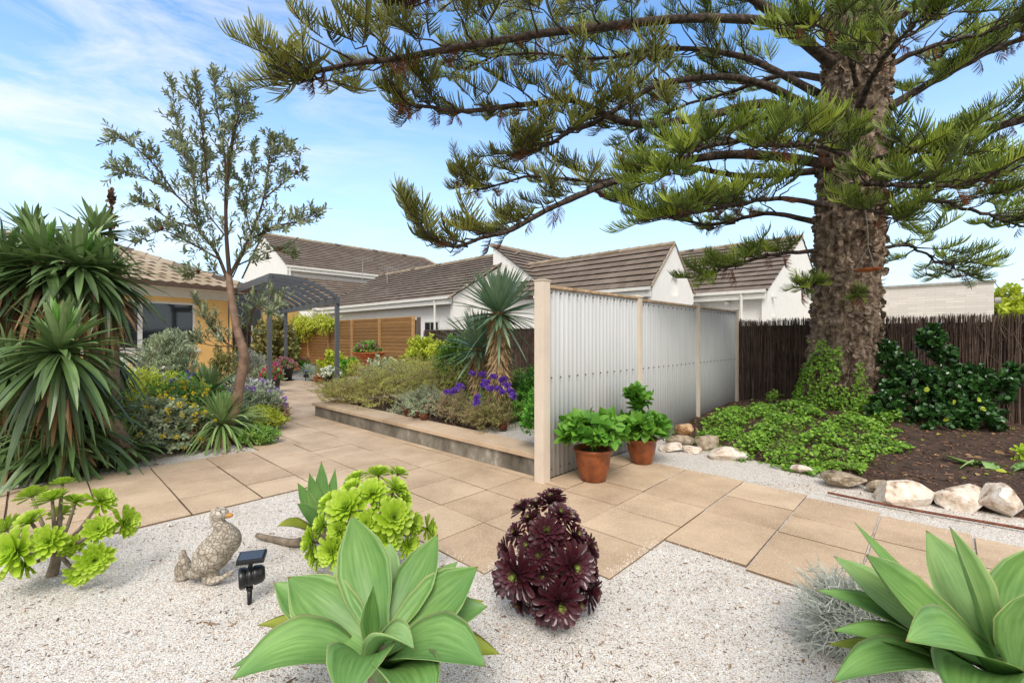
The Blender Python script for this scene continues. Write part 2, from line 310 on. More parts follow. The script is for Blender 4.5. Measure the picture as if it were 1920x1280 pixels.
def statue():
    m,N,L,b=newmat('weathered_cast_stone'); tc=N.new('ShaderNodeTexCoord'); v=N.new('ShaderNodeTexVoronoi'); v.feature='DISTANCE_TO_EDGE'; v.inputs['Scale'].default_value=40
    n0=noisetex(N,L,9,4); mxv=N.new('ShaderNodeMixRGB'); mxv.inputs[0].default_value=.10; L.new(tc.outputs['Object'],mxv.inputs[1]); L.new(n0.outputs['Color'],mxv.inputs[2]); L.new(mxv.outputs[0],v.inputs['Vector'])
    n=noisetex(N,L,14,8,.7); r=ramp(N,[(.30,lin('#75695b')),(.5,lin('#aca191')),(.72,lin('#d6cdc0'))]); L.new(n.outputs['Fac'],r.inputs[0])
    q=ramp(N,[(0,(.38,.34,.30,1)),(.05,(1,1,1,1))]); L.new(v.outputs['Distance'],q.inputs[0]); x=N.new('ShaderNodeMixRGB'); x.blend_type='MULTIPLY'; x.inputs[0].default_value=.42; L.new(r.outputs[0],x.inputs[1]); L.new(q.outputs[0],x.inputs[2])
    L.new(x.outputs[0],b.inputs['Base Color']); b.inputs['Roughness'].default_value=.9
    mr=N.new('ShaderNodeMapRange'); mr.inputs[2].default_value=.12; L.new(v.outputs['Distance'],mr.inputs[0]); ad=N.new('ShaderNodeMath'); ad.operation='MULTIPLY_ADD'; L.new(n.outputs['Fac'],ad.inputs[0]); ad.inputs[1].default_value=.7; L.new(mr.outputs[0],ad.inputs[2]); bump(N,L,b,ad.outputs[0],.9,.008); return m
M['statue']=statue()
M['beak']=flat('orange_beak_paint','#b88440',.7)
def barkmat(name,c1,c2,c3,scale,st,bd,bs):
    m,N,L,b=newmat(name); n=noisetex(N,L,scale,9,.7,stretch=st,dist=.6); r=ramp(N,[(.34,lin(c1)),(.48,lin(c2)),(.66,lin(c3))]); L.new(n.outputs['Fac'],r.inputs[0]); L.new(r.outputs[0],b.inputs['Base Color']); b.inputs['Roughness'].default_value=.92
    n2=noisetex(N,L,bs,8,.7,stretch=st); bump(N,L,b,n2.outputs['Fac'],1,bd); return m
M['bark']=barkmat('flaky_pine_bark','#352b25','#7b6959','#b9a692',7,(1,1,1.3),.03,16)
M['limb']=barkmat('dark_limb_bark','#1d1815','#3d322b','#6b5c50',14,(1,1,1),.01,30)
M['twig']=flat('brown_twig','#4c3a2e',.85,scale=12)
M['redbark']=flat('smooth_brown_bark','#917664',.75,scale=10,cols='#665041',bumpd=.004,bs=60)
M['greystem']=flat('grey_succulent_stem','#8a7c6b',.8,scale=25,cols='#665948',bumpd=.004,bs=70)
M['pine_green']=leafmat('pine_green',['#46571f','#60752a','#7f9436','#b0c24c'],rough=.5,trans=.12,var=.15,tip='#8fa548',tipat=.7)
M['pine_olive']=leafmat('pine_olive',['#4c5422','#646b2c','#7d8238','#969a48'],rough=.5,trans=.12,var=.15,tip='#9c9c50',tipat=.7)
M['pine_dead']=leafmat('pine_dead',['#6a4128','#845436'],rough=.8,trans=.1)
M['banksia']=leafmat('banksia_leaf',['#5f6f50','#788563','#919a78','#b3b89c'],rough=.5,trans=.12,var=.12)
M['cone']=leafmat('banksia_cone',['#87906a','#9aa07c'],rough=.9,trans=0)
M['conebrown']=flat('old_banksia_cone','#6b3c22',.9,scale=60,bumpd=.01,bs=120)
M['yucca']=leafmat('yucca_leaf',['#35492c','#4b6339','#64804a','#90a672'],tip='#6d7a3c',tipat=.93,rough=.36,trans=.12,var=.2,spec=.5)
M['yucca_new']=leafmat('yucca_new_leaf',['#5f9440','#7cae50'],rough=.35,trans=.2,var=.1)
M['drybrown']=leafmat('dry_leaf',['#6f5136','#8f6d4a','#a98a66','#5a4030'],rough=.9,trans=.15,var=.2)
M['straw']=leafmat('straw_leaf',['#b09268','#d0b68c','#8f7350'],rough=.9,trans=.1,var=.2)
M['rostrata']=leafmat('blue_green_sword',['#5f7c5c','#7f9c7a','#a0b898'],tip='#7b8a5c',tipat=.95,rough=.42,trans=.08,var=.12)
M['lime_aeon']=leafmat('lime_succulent_leaf',['#8cae24','#a6c634','#bcd84c','#b4d455'],tip='#c2d65a',tipat=.8,rough=.38,trans=.3,var=.12,base='#7f9f2a')
M['dark_aeon']=leafmat('burgundy_succulent_leaf',['#4a1d24','#401a21','#4f232c','#451c24','#54303a','#4f2830','#633a42','#7f8c48','#bccb72'],rough=.28,trans=.08,var=.2,base='#54303a',baseat=.3,spec=.6)
M['hydrangea']=leafmat('broad_green_leaf',['#4c822b','#649a35','#85b446'],rough=.45,trans=.25,var=.12)
M['freshgreen']=leafmat('fresh_green_leaf',['#4c8a2a','#63a333','#80ba48'],rough=.5,trans=.25,var=.15)
M['softshrub']=leafmat('soft_yellow_green_leaf',['#a3b050','#bcc75e','#d2d96e','#cdbb88','#a9ba52'],rough=.6,trans=.3,var=.2)
M['ivy']=leafmat('ivy_leaf',['#5f8f2c','#7ca838','#98c048','#557f2a'],rough=.45,trans=.25,var=.2)
M['glossy']=leafmat('glossy_dark_leaf',['#25441f','#345c29','#4a7338'],rough=.24,trans=.08,var=.15,spec=.6)
M['limeleaf']=leafmat('lime_leaf',['#b4c03a','#c8d24c','#a5b63c'],rough=.5,trans=.3,var=.12)
M['midgreen']=leafmat('mid_green_leaf',['#5c8a38','#7aa248','#9cb858'],rough=.5,trans=.2,var=.2)
M['greygreen']=leafmat('grey_green_leaf',['#8ea17c','#aab894','#c2caa8'],rough=.6,trans=.15,var=.15)
M['silver']=leafmat('silver_leaf',['#b0b8a6','#ccd2c3','#e0e4d6'],rough=.7,trans=.15,var=.1)
M['olivetw']=leafmat('olive_brown_leaf',['#858a4c','#9c9a5e','#a48f62'],rough=.6,trans=.2,var=.2)
M['rosybrown']=leafmat('rosy_brown_leaf',['#a5836a','#bd9c82','#9fa570','#849156'],rough=.7,trans=.2,var=.2)
M['wire']=leafmat('silver_wire_stem',['#8f978c','#adb3a8','#c6cac0'],rough=.7,trans=.0,var=.08)
M['purple']=leafmat('purple_flower',['#56309a','#6e44b4','#8a62c8'],rough=.7,trans=.2)
M['mauve']=leafmat('mauve_flower',['#8a63b8','#a684cc'],rough=.7,trans=.2)
M['pink']=leafmat('pink_flower',['#c23a82','#d96aa8','#e8a8c4'],rough=.6,trans=.2)
M['magenta']=leafmat('magenta_flower',['#b31562','#d02a80'],rough=.6,trans=.2)
M['whitefl']=leafmat('white_flower',['#e8ebe0','#f4f4ec'],rough=.6,trans=.2)
M['yellowfl']=leafmat('yellow_flower',['#dcc22a','#e6d040'],rough=.6,trans=.2)
M['orange']=leafmat('orange_succulent',['#c06a3a','#a88a4a'],rough=.5,trans=.2)
M['mulch']=leafmat('bark_mulch',['#3a2a21','#5a4233','#745846','#94705a'],rough=.95,trans=0)
def agavemat(name,c1,c2,edge):
    m,N,L,b=newmat(name); uv=N.new('ShaderNodeUVMap'); sp=N.new('ShaderNodeSeparateXYZ'); L.new(uv.outputs[0],sp.inputs[0])
    mp=N.new('ShaderNodeMapping'); mp.inputs['Scale'].default_value=(4,1.0,1); L.new(uv.outputs[0],mp.inputs[0]); n=N.new('ShaderNodeTexNoise'); n.inputs['Scale'].default_value=2.5; n.inputs['Detail'].default_value=6; L.new(mp.outputs[0],n.inputs['Vector'])
    r=ramp(N,[(.32,lin(c1)),(.66,lin(c2))]); L.new(n.outputs['Fac'],r.inputs[0])
    q=ramp(N,[(0,(0,0,0,1)),(.93,(0,0,0,1)),(.975,(1,1,1,1)),(1,(1,1,1,1))]); ab=N.new('ShaderNodeMath'); ab.operation='ABSOLUTE'; L.new(sp.outputs[0],ab.inputs[0]); L.new(ab.outputs[0],q.inputs[0])
    x=N.new('ShaderNodeMixRGB'); g=N.new('ShaderNodeMath'); g.operation='MULTIPLY'; g.inputs[1].default_value=.75; L.new(q.outputs[0],g.inputs[0]); L.new(g.outputs[0],x.inputs[0]); L.new(r.outputs[0],x.inputs[1]); x.inputs[2].default_value=lin(edge)
    t=ramp(N,[(0,(0,0,0,1)),(.965,(0,0,0,1)),(1,(1,1,1,1))]); L.new(sp.outputs[1],t.inputs[0]); y=N.new('ShaderNodeMixRGB'); L.new(t.outputs[0],y.inputs[0]); L.new(x.outputs[0],y.inputs[1]); y.inputs[2].default_value=lin('#8a5a30')
    ng=noisetex(N,L,34,5,.7); rg_=ramp(N,[(.66,(0,0,0,1)),(.74,(1,1,1,1))]); L.new(ng.outputs['Fac'],rg_.inputs[0]); gg=N.new('ShaderNodeMath'); gg.operation='MULTIPLY'; gg.inputs[1].default_value=.45; L.new(rg_.outputs[0],gg.inputs[0]); y2=N.new('ShaderNodeMixRGB'); L.new(gg.outputs[0],y2.inputs[0]); L.new(y.outputs[0],y2.inputs[1]); y2.inputs[2].default_value=lin('#a39a5c')
    nw_=noisetex(N,L,3.2,4,.6); rw=ramp(N,[(.35,(.72,.80,.74,1)),(.62,(1.08,1.05,.95,1))]); L.new(nw_.outputs['Fac'],rw.inputs[0]); y3=N.new('ShaderNodeMixRGB'); y3.blend_type='MULTIPLY'; y3.inputs[0].default_value=1; L.new(y2.outputs[0],y3.inputs[1]); L.new(rw.outputs[0],y3.inputs[2]); y=y3
    L.new(y.outputs[0],b.inputs['Base Color']); b.inputs['Roughness'].default_value=.46; b.inputs['Specular IOR Level'].default_value=.45
    b.inputs['Subsurface Weight'].default_value=.0
    n2=noisetex(N,L,60,3); bump(N,L,b,n2.outputs['Fac'],.15,.002)
    tr=N.new('ShaderNodeBsdfTranslucent'); L.new(y.outputs[0],tr.inputs[0]); ms=N.new('ShaderNodeMixShader'); ms.inputs[0].default_value=.12; L.new(b.outputs[0],ms.inputs[1]); L.new(tr.outputs[0],ms.inputs[2]); L.new(ms.outputs[0],N['Material Output'].inputs[0]); return m
M['agave']=agavemat('agave_leaf','#648f49','#82aa62','#cdd694')
M['agave_pale']=agavemat('pale_agave_leaf','#87ab69','#9fbf80','#d3dc98')
M['agave_old']=agavemat('old_agave_leaf','#86922e','#a5a83e','#9c7a3a')
# ---------------- leaf templates: verts along +x, normal +z ----------------
def leafT(w,prof,lift=.12,cup=.15,k=2):   # prof: [(x, halfwidth fraction)]
    V=[];U=[]
    for x,h in prof:
        for j in(-1,0,1): V.append((x,j*h*w,lift*x*x+(abs(j)*h*cup))); U.append((0,x))
    n=len(prof); F=[(i*3+j,i*3+j+1,i*3+j+4,i*3+j+3) for i in range(n-1) for j in(0,1)]
    return np.array(V,float),np.array(F),np.array(U,float)
T_ov=leafT(.34,[(0,.08),(.25,.8),(.55,1),(.82,.6),(1,.03)],-.1,.12)
T_nar=leafT(.13,[(0,.2),(.35,1),(.75,.8),(1,.05)],-.08,.05)
T_need=leafT(.06,[(0,.6),(.5,1),(1,.1)],-.05,.02)
T_round=leafT(.45,[(0,.15),(.3,.85),(.6,1),(.88,.7),(1,.2)],-.12,.12)
T_spoon=leafT(.155,[(0,.4),(.3,.45),(.6,.8),(.82,1),(.94,.75),(1.,.15)],.10,.10)
T_pet=leafT(.45,[(0,.2),(.6,1),(1,.4)],.3,.1)
def rdir(n,up=0):
    v=rng.normal(size=(n,3)); v[:,2]+=up; return u3(v)
# shoots: short leafy twigs. S start(n,3), E end(n,3)
def shoots(fol,tw,S,E,nl,T,size,spread=.9,sizevar=.3,twr=.002,droop=0.,us=None,from_=.25):
    n=len(S); 
    if n==0: return
    d=u3(E-S); ln=np.linalg.norm(E-S,axis=1)
    t=np.linspace(from_,1,nl)[None]+rnd(-.03,.03,(n,nl)); P=S[:,None]+(E-S)[:,None]*t[:,:,None]
    P[:,:,2]-=droop*(t**2)*ln[:,None]
    ref=u3(np.cross(d,rdir(n))); r2=np.cross(d,ref)
    an=np.arange(nl)[None]*2.4+rnd(0,6.3,(n,1)); pr=np.cos(an)[:,:,None]*ref[:,None]+np.sin(an)[:,:,None]*r2[:,None]
    sp=spread*(1-.45*np.clip(t,0,1))[:,:,None]
    D=u3(d[:,None]+pr*sp*1.6+rng.normal(size=P.shape)*.15+np.array([0,0,.15])); Nn=u3(d[:,None]*1.0-pr*.3+np.array([0,0,.9])+rng.normal(size=P.shape)*.3)
    sz=size*(1+rnd(-sizevar,sizevar,(n,nl)))
    Mx=frame(D.reshape(-1,3),Nn.reshape(-1,3))*sz.reshape(-1,1,1)
    u=None if us is None else np.repeat(us,nl)
    if u is None: u=np.clip(np.repeat(rng.random(n),nl)*.6+rng.random(n*nl)*.4,0,1)
    fol.inst(T,Mx,P.reshape(-1,3),u)
    if tw is not None:
        Q=S[:,None]+(E-S)[:,None]*np.array([0,.5,1.])[None,:,None]; Q[:,:,2]-=droop*np.array([0,.25,1])[None]*ln[:,None]
        tw.tubes(Q,np.array([1.6,1,.5])*twr,3)
def ell_shoots(c,R,n,ln,up=.2,low=-.25,jit=.18,lump=0.22):
    d=rdir(n*3,up); d=d[d[:,2]>low][:n]; n=len(d); R=np.asarray(R,float)
    lm=np.array([noise.noise(Vector(tuple(x*2.3+c[0]))) for x in d]); k=(1+lump*lm*1.8+rnd(-jit,jit*.6,n))[:,None]
    E=np.asarray(c)+d*R*k; dd=u3(d*R*.6+np.array([0,0,.35])*R[2]+rng.normal(size=(n,3))*.25*R.mean())
    S=E-dd*ln*rnd(.7,1.3,n)[:,None]; return S,E
def shrub(name,label,base,h,rx,ry,n,T,size,mat,cat='shrub',nl=9,ln=.15,group=None,twm='twig',stems=9,spread=.9,flower=None,nf=0,fs=.02,lump=.22,fill=.35,low=-.25,kind=None,droop=0):
    base=np.asarray(base,float); o=thing(name,label,cat,base,group,kind); fol=MB();tw=MB()
    c=base+np.array([0,0,h*.52]); R=np.array([rx,ry,h*.5])
    S,E=ell_shoots(c,R,n,ln,lump=lump,low=-.75); shoots(fol,tw,S,E,nl,T,size,spread,droop=droop)
    S2,E2=ell_shoots(c,R*.62,int(n*fill),ln,lump=lump,low=-.6); shoots(fol,tw,S2,E2,nl,T,size,spread,droop=droop)
    for i in range(stems):
        e=S[rng.integers(len(S))]; m=(base+e)/2+np.append(rng.normal(size=2)*rx*.12,0); s0=base+np.append(rng.normal(size=2)*rx*.12,-.03)
        tw.tube(smoothline([s0,m,e],6),np.linspace(.009,.003,6)*max(.6,h),5,False)
    fol.build('foliage',M[mat],o); tw.build('stem',M[twm],o)
    if flower:
        fl=MB(); k=rng.choice(len(E),min(nf,len(E)),replace=False); ff=E[k]; ff=ff+u3(ff-c)*.02
        flowerheads(fl,ff,fs,14); fl.build('flowers',M[flower],o)
    return o
def flowerheads(mb,C,r,k=16):
    C=np.asarray(C,float).reshape(-1,3); n=len(C); d=rdir(n*k,.5); P=np.repeat(C,k,0)+d*r*.6*rnd(.4,1,n*k)[:,None]
    mb.inst(T_pet,frame(u3(d+rdir(n*k)*.6),rdir(n*k,.5))*(r*rnd(.5,.9,n*k))[:,None,None],P)
# sword-leaf heads
def swordhead(mb,c,n,L0,w,el0,el1,droop,axis=(0,0,1),fold=.18,m=7,wprof=None,jit=.12,stiff=1.6,ej=5):
    c=np.asarray(c,float); i=np.arange(n); t=i/n
    az=i*2.39996+rnd(-.2,.2,n); el=np.radians(el0+(el1-el0)*t+rng.normal(size=n)*ej)
    d=np.stack([np.cos(az)*np.cos(el),np.sin(az)*np.cos(el),np.sin(el)],1)
    ax=u3(np.asarray(axis,float)); 
    if ax[2]<.999:
        x=u3(np.cross([0,0,1.],ax)); y=np.cross(ax,x); d=d[:,:1]*x+d[:,1:2]*y+d[:,2:]*ax
    ll=L0*(1+rnd(-jit,jit,n))*(.75+.25*np.sin(np.clip(t,0,1)*math.pi)); s=np.linspace(0,1,m)
    g=droop*(1-t)**1.0*rnd(.5,1.3,n)+.05
    P=c+d[:,None]*(ll[:,None]*s)[:,:,None]; P[:,:,2]-=(ll*g)[:,None]*s[None]**stiff*(1+.35*s[None]**2)
    P=P+np.cross(d,rdir(n))[:,None]*(.04*ll[:,None]*s**2)[:,:,None]
    wp=np.interp(s,[0,.08,.45,.8,1],[.7,.8,1,.7,.03]) if wprof is None else np.interp(s,*wprof)
    side=u3(np.cross(d,np.array([0,0,1.])+d*.01)+rdir(n)*.15)
    us=np.clip(t*.75+rng.random(n)*.35,0,1)
    mb.ribbons(P,w*wp[None]*(1+rnd(-.15,.15,n))[:,None],side,fold,us)
def rosette(mb,c,ax,Rr,n,T=T_spoon,lo=98,hi=14,us0=0,us1=1,wmul=1.):
    c=np.asarray(c,float); ax=u3(np.asarray(ax,float)); x=u3(np.cross(ax,[.3,.2,1.])); y=np.cross(ax,x)
    i=np.arange(n); t=i/(n-1); az=i*2.39996+rng.random()*6; el=np.radians(lo+(hi-lo)*t**.9+rng.normal(size=n)*4)
    rad=np.cos(az)[:,None]*x+np.sin(az)[:,None]*y
    D=np.cos(el)[:,None]*ax+np.sin(el)[:,None]*rad; Nn=np.sin(el)[:,None]*ax-np.cos(el)[:,None]*rad
    ln=Rr*(1-.80*t**1.25)*(1+rnd(-.08,.08,n)); P=c-ax*Rr*.25*(1-t)[:,None]+rad*.02*Rr
    Mx=frame(D,Nn)*ln[:,None,None]; Mx[:,:,1]*=(wmul*(1+.5*t))[:,None]
    mb.inst(T,Mx,P,us0+(us1-us0)*t+rnd(0,.06,n))
def agleaf(mb,base,tip,width,up,bend=.12,tw=0.,thick=.16,cup=.22,m=16,wpos=.55):
    # thick fleshy leaf: centre line from base to tip bending along `up`; closed cross section
    base=np.asarray(base,float);tip=np.asarray(tip,float);up=u3(np.asarray(up,float)); d=tip-base; Ln=np.linalg.norm(d)
    s=np.linspace(0,1,m); C=base+d*s[:,None]+up*(bend*Ln*np.sin(s*math.pi*.9))[:,None]
    t=u3(np.gradient(C,axis=0)); S=u3(np.cross(t,up)); Nn=np.cross(S,t)
    wv=1.24*width*np.interp(s,[0,.12,.3,wpos,.75,.9,.97,1],[.42,.52,.84,1,.76,.33,.09,.01])
    k=9; q=np.linspace(-1,1,k); th=thick*np.interp(s,[0,.15,.5,1],[1.2,.8,.3,.05])*width
    top=C[:,None]+S[:,None]*(wv[:,None]*q[None]/2)[:,:,None]+Nn[:,None]*(cup*wv[:,None]*(q**2)[None])[:,:,None]
    und=top[:,1:-1]-Nn[:,None]*(th[:,None]*(1-q[1:-1]**2)[None])[:,:,None]
    V=np.concatenate([top,und[:,::-1]],1); kk=V.shape[1]
    i=np.arange(m-1)[:,None]*kk; j=np.arange(kk)[None]; j2=(j+1)%kk
    F=np.stack([i+j,i+j2,i+kk+j2,i+kk+j],-1).reshape(-1,4)
    qu=np.concatenate([q,q[1:-1][::-1]]); uv=np.stack([np.tile(qu,m),np.repeat(s,kk)],1)
    mb.add(V.reshape(-1,3),F[:,::-1],uv)
# ================= SETTING =================
mb=MB(); mb.add([[-400,-400,-.12],[400,-400,-.12],[400,900,-.12],[-400,900,-.12]],[(0,1,2,3)]); tag(mb.build('ground',M['grassland']),kind='structure')
def sheet(name,mat,x0,x1,y0,y1,nx,ny,fz,uv=(0,0)):
    xs=np.linspace(x0,x1,nx);ys=np.linspace(y0,y1,ny);V=np.array([(x,y,fz(x,y)) for y in ys for x in xs])
    i=np.arange(ny-1)[:,None]*nx;j=np.arange(nx-1)[None];F=np.stack([i+j,i+j+1,i+j+nx+1,i+j+nx],-1).reshape(-1,4)
    m=MB();m.add(V,F,uv);return m
def gz(x,y): return -.014+.007*noise.noise(Vector((x*.9,y*.9,1)))+.004*noise.noise(Vector((x*4,y*4,2)))
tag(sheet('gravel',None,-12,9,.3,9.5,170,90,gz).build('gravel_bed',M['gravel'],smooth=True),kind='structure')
tag(sheet('g',None,-24,10,9.5,32,20,20,lambda x,y:-.03).build('gravel_yard',M['gravel_far']),kind='structure')
# paving: slabs as real blocks with joints between them
pv=MB(); jn=MB()
def slabs(ae,be):
    for i in range(len(be)-1):
        for j in range(len(ae)-1):
            a0,a1,b0,b1=ae[j],ae[j+1],be[i],be[i+1]; g=.0055
            z=np.clip(rng.normal()*.0012,-.002,.002); tl=np.clip(rng.normal(size=4)*.0008,-.001,.001)
            V=[];k=0; g=rnd(.0045,.0085)
            for (a,b) in((a0+g,b0+g),(a1-g,b0+g),(a1-g,b1-g),(a0+g,b1-g)):
                V.append(W(a+rng.normal()*.001,b+rng.normal()*.001,z+tl[k]));k+=1
            top=np.array(V); ins=(top.mean(0)-top)*.008; edge=top.copy(); edge[:,2]-=.004; bot=top.copy(); bot[:,2]-=.045
            t2=top+ins
            F=[(0,1,2,3)]+[(4+q,4+(q+1)%4,(q+1)%4,q) for q in range(4)]+[(8+q,8+(q+1)%4,4+(q+1)%4,4+q) for q in range(4)]
            u_=np.clip(rng.normal(.5,.3),0,1); pv.add(np.concatenate([t2,edge,t2[:0]]),F[:5],(u_,.5)); pv.add(np.concatenate([edge-[0,0,.0003],bot]),[(4+q,4+(q+1)%4,(q+1)%4,q) for q in range(4)],(u_,0.))
    jn.abox(ae[0]+.012,ae[-1]-.012,be[0]+.012,be[-1]-.012,-.06,-.0075,(.5,.5))
slabs([-1.60,-1.07,-.53,0.0,.10],[-.31,.23,.77,1.31,1.84,2.37,2.90,3.44])
slabs([-1.5,-.97,-.44,.10],[3.44,3.97,4.5,5.03,5.56])
slabs([-1.5,-.95,-.41,.13,.67,1.2,1.74,2.28,2.8],[5.56+.535*i for i in range(15)])
slabs([-1.60,-1.07,-.58,-.04,.45,.97,1.44],[-.88,-.31])
slabs([.10,.62,1.05,1.46],[-.31,.0])
slabs([-1.12,-.60,-.10,.41,.93,1.44],[-1.47,-.88])
slabs([-.39,.35,.87,1.40],[-2.02,-1.47])
slabs([-.43,.32,.75,1.32],[-2.55,-2.02])
slabs([-.46,.20,.66,1.25],[-3.08,-2.55])
slabs([-.50,.10,.62,1.20],[-3.62,-3.08])
slabs([-.50,.05,.60,1.16],[-4.2,-3.62]); slabs([-.50,.05,.60,1.12],[-4.8,-4.2]); slabs([-.50,.05,.60,1.10],[-5.4,-4.8])
slabs([-6.9,-6.3,-5.75,-5.2,-4.7,-4.18,-3.65,-3.12,-2.60,-2.07,-1.60],[1.54,2.03,2.52,3.01,3.50])
tag(pv.build('paving',M['paver']),kind='structure'); tag(jn.build('paving_joints',M['joint']),kind='structure')
# garden soil mound on the right
SB=[(1,3.2),(0,3.0),(-.7,2.62),(-1.2,2.35),(-2.,2.25),(-2.7,1.85),(-3.3,1.9),(-4.2,1.9),(-9,1.8)]
def soilfront(b):
    xs=[-q[0] for q in SB]; return float(np.interp(-b,xs,[q[1] for q in SB]))
TA,TB=5.45,-1.75
def soilz(a,b):
    d=a-soilfront(b); e=1-math.exp(-max(d,0)*3.2); r=math.hypot(a-TA,(b-TB)*.9)
    z=-.05+e*.17+.27*math.exp(-(r/1.5)**2)*min(1,max(d,0)*1.2)
    return z+(.02*noise.noise(Vector((a*3,b*3,0)))+.012*noise.noise(Vector((a*11,b*11,4))))*min(1,max(d+.1,0)*5)
nA,nB=110,150; aa=np.linspace(0,1,nA); bb=np.linspace(.02,-8.5,nB); V=[]
for b in bb:
    f=soilfront(b)-.12
    for t in aa: a=f+(6.75-f)*t; V.append(W(a,b,soilz(a,b)))
i=np.arange(nB-1)[:,None]*nA;j=np.arange(nA-1)[None]; F=np.stack([i+j,i+j+1,i+j+nA+1,i+j+nA],-1).reshape(-1,4)
mb=MB(); mb.add(np.array(V),F[:,::-1],(.5,.5)); tag(mb.build('soil_bed',M['dirt'],smooth=True),kind='structure')
T_chip=(np.array([[0,-.12,0],[1,-.15,.03],[1,.12,0],[0,.15,.02],[.1,0,.08],[.9,0,.1]]),np.array([[0,1,5,4],[4,5,2,3],[0,4,3,3],[1,2,5,5]])[:2],np.tile([[0,.5]],(6,1)))
def chips(n,sampler,size,mat,name,label,flatness=.35,kind='stuff',T=T_chip):
    P=np.array([sampler() for _ in range(n)]); d=u3(np.stack([rng.normal(size=n),rng.normal(size=n),rng.normal(size=n)*flatness*.6],1)); nn=u3(np.stack([rng.normal(size=n)*flatness,rng.normal(size=n)*flatness,np.ones(n)],1))
    m=MB(); m.inst(T,frame(d,nn)*(size*rnd(.4,1.4,n))[:,None,None],P); return tag(m.build(name,M[mat]),label,name.replace('_',' '),kind=kind)
def s_soil():
    b=-rng.random()*8.3; f=soilfront(b); a=f+.03+(6.6-f)*rng.random()**1.3; return W(a,b,soilz(a,b)+.006)
chips(15000,s_soil,.038,'mulch','bark_mulch','dark brown bark mulch spread over the soil bed by the pine')
def s_grav():
    while True:
        x=rnd(-4.5,4.5); y=1.0+rng.random()**1.3*3.6; d=np.array([x,y])-P0; a=d@A2;b=d@B2
        if (a<-1.65 and b<1.5) or (b<-1.5 and a<-.45) or (b<-.9 and a<-1.15) or (1.48<a<2.2 and b<-.2): return np.array([x,y,gz(x,y)+.004])
def s_gravc():
    while True:
        p=s_grav()
        if noise.noise(Vector((p[0]*1.6,p[1]*1.6,9)))+.5*noise.noise(Vector((p[0]*5,p[1]*5,3)))>rng.normal()*.15+.12: return p
chips(2600,s_gravc,.016,'mulch','bark_crumbs','dark brown bark crumbs in patches on the white gravel')
chips(900,s_grav,.026,'drybrown','leaf_litter','small dry brown leaf scraps and twigs scattered over the white gravel')
chips(260,s_soil,.07,'limeleaf','fallen_leaves','yellow and tan fallen leaves scattered over the dark mulch',.3,'stuff',T_ov)
chips(500,s_soil,.06,'drybrown','dry_leaves','curled brown fallen leaves scattered over the dark mulch',.4,'stuff',T_ov)
# loose surface stones of the gravel near the camera
oct_=np.array([[1,0,0],[-1,0,0],[0,1,0],[0,-1,0],[0,0,.7],[0,0,-.7]],float)
T_st=(oct_,np.array([[0,2,4],[2,1,4],[1,3,4],[3,0,4]]),np.tile([[0,.5]],(6,1)))
M['pebble']=leafmat('loose_pebble',['#8d8276','#d8c8b2','#e2dcd2','#eeebe4','#f0ede8','#cfa98a'],rough=.8,trans=0,var=.05)
n=52000; P=np.array([s_grav() for _ in range(n)]); P[:,2]-=.003
m=MB(); q=rdir(n); q2=rdir(n); m.inst(T_st,frame(q,q2)*(rnd(.0018,.0055,n)*np.where(rng.random(n)<.04,1.7,1))[:,None,None],P); tag(m.build('loose_pebbles',M['pebble']),'loose white and tan pebbles lying on top of the gravel','pebbles',kind='stuff')

n=2600; EP=[]
for _ in range(n):
    k=rng.integers(6); t=rng.random(); o_=abs(rng.normal())*.035
    a,b=[(-1.6+o_,-.85+2.3*t),(-1.6+.5*t,-.88+o_),(-1.1+.7*t,-1.47+o_),(-.42+o_,-1.5-3.8*t),(-6.0+4.4*t,1.54+o_),(1.40-o_,-.1-3.6*t)][k]
    if k==5: a=np.interp(-b,[0,.9,1.5,2.1,2.6,3.2,3.7],[1.45,1.43,1.39,1.31,1.24,1.19,1.15])-o_
    p=W(a,b,.002); EP.append(p)
m=MB(); m.inst(T_st,frame(rdir(n),rdir(n))*(rnd(.0018,.0045,n))[:,None,None],np.array(EP)); tag(m.build('stray_pebbles',M['pebble']),'stray white pebbles kicked onto the paving edges','pebbles',kind='stuff')
# ---------------- raised bed ----------------
rb=thing('raised_bed','long low rendered garden bed wall with sandstone coloured slab capping','garden bed',W(.1,2.8,0))
mb=MB(); mb.abox(.10,.30,.06,5.50,-.03,.185,(.5,.5)); mb.abox(.30,2.9,5.30,5.50,-.03,.185,(.5,.5)); mb.build('wall',M['stained'],rb)
cp=MB(); be=list(np.linspace(.04,5.56,10))
for i in range(9): cp.abox(.065,.47,be[i]+.002,be[i+1]-.002,.186,.235+rng.normal()*.0008,(rng.random(),.5))
for i in range(4): cp.abox(.474+i*.6,.474+i*.6+.596,5.17,5.56,.186,.235,(rng.random(),.5))
cp.build('capping',M['paver'],rb,bevel=.004)
so=MB(); so.abox(.29,6.5,.04,5.31,-.02,.200,(.5,.5)); so.abox(2.9,6.5,5.31,10.8,-.02,.12,(.5,.5)); so.build('soil',M['dirt'],rb)
g=MB(); g.abox(.47,1.7,.06,1.6,.201,.212,(.5,.5)); g.build('gravel_top',M['gravel'],rb)

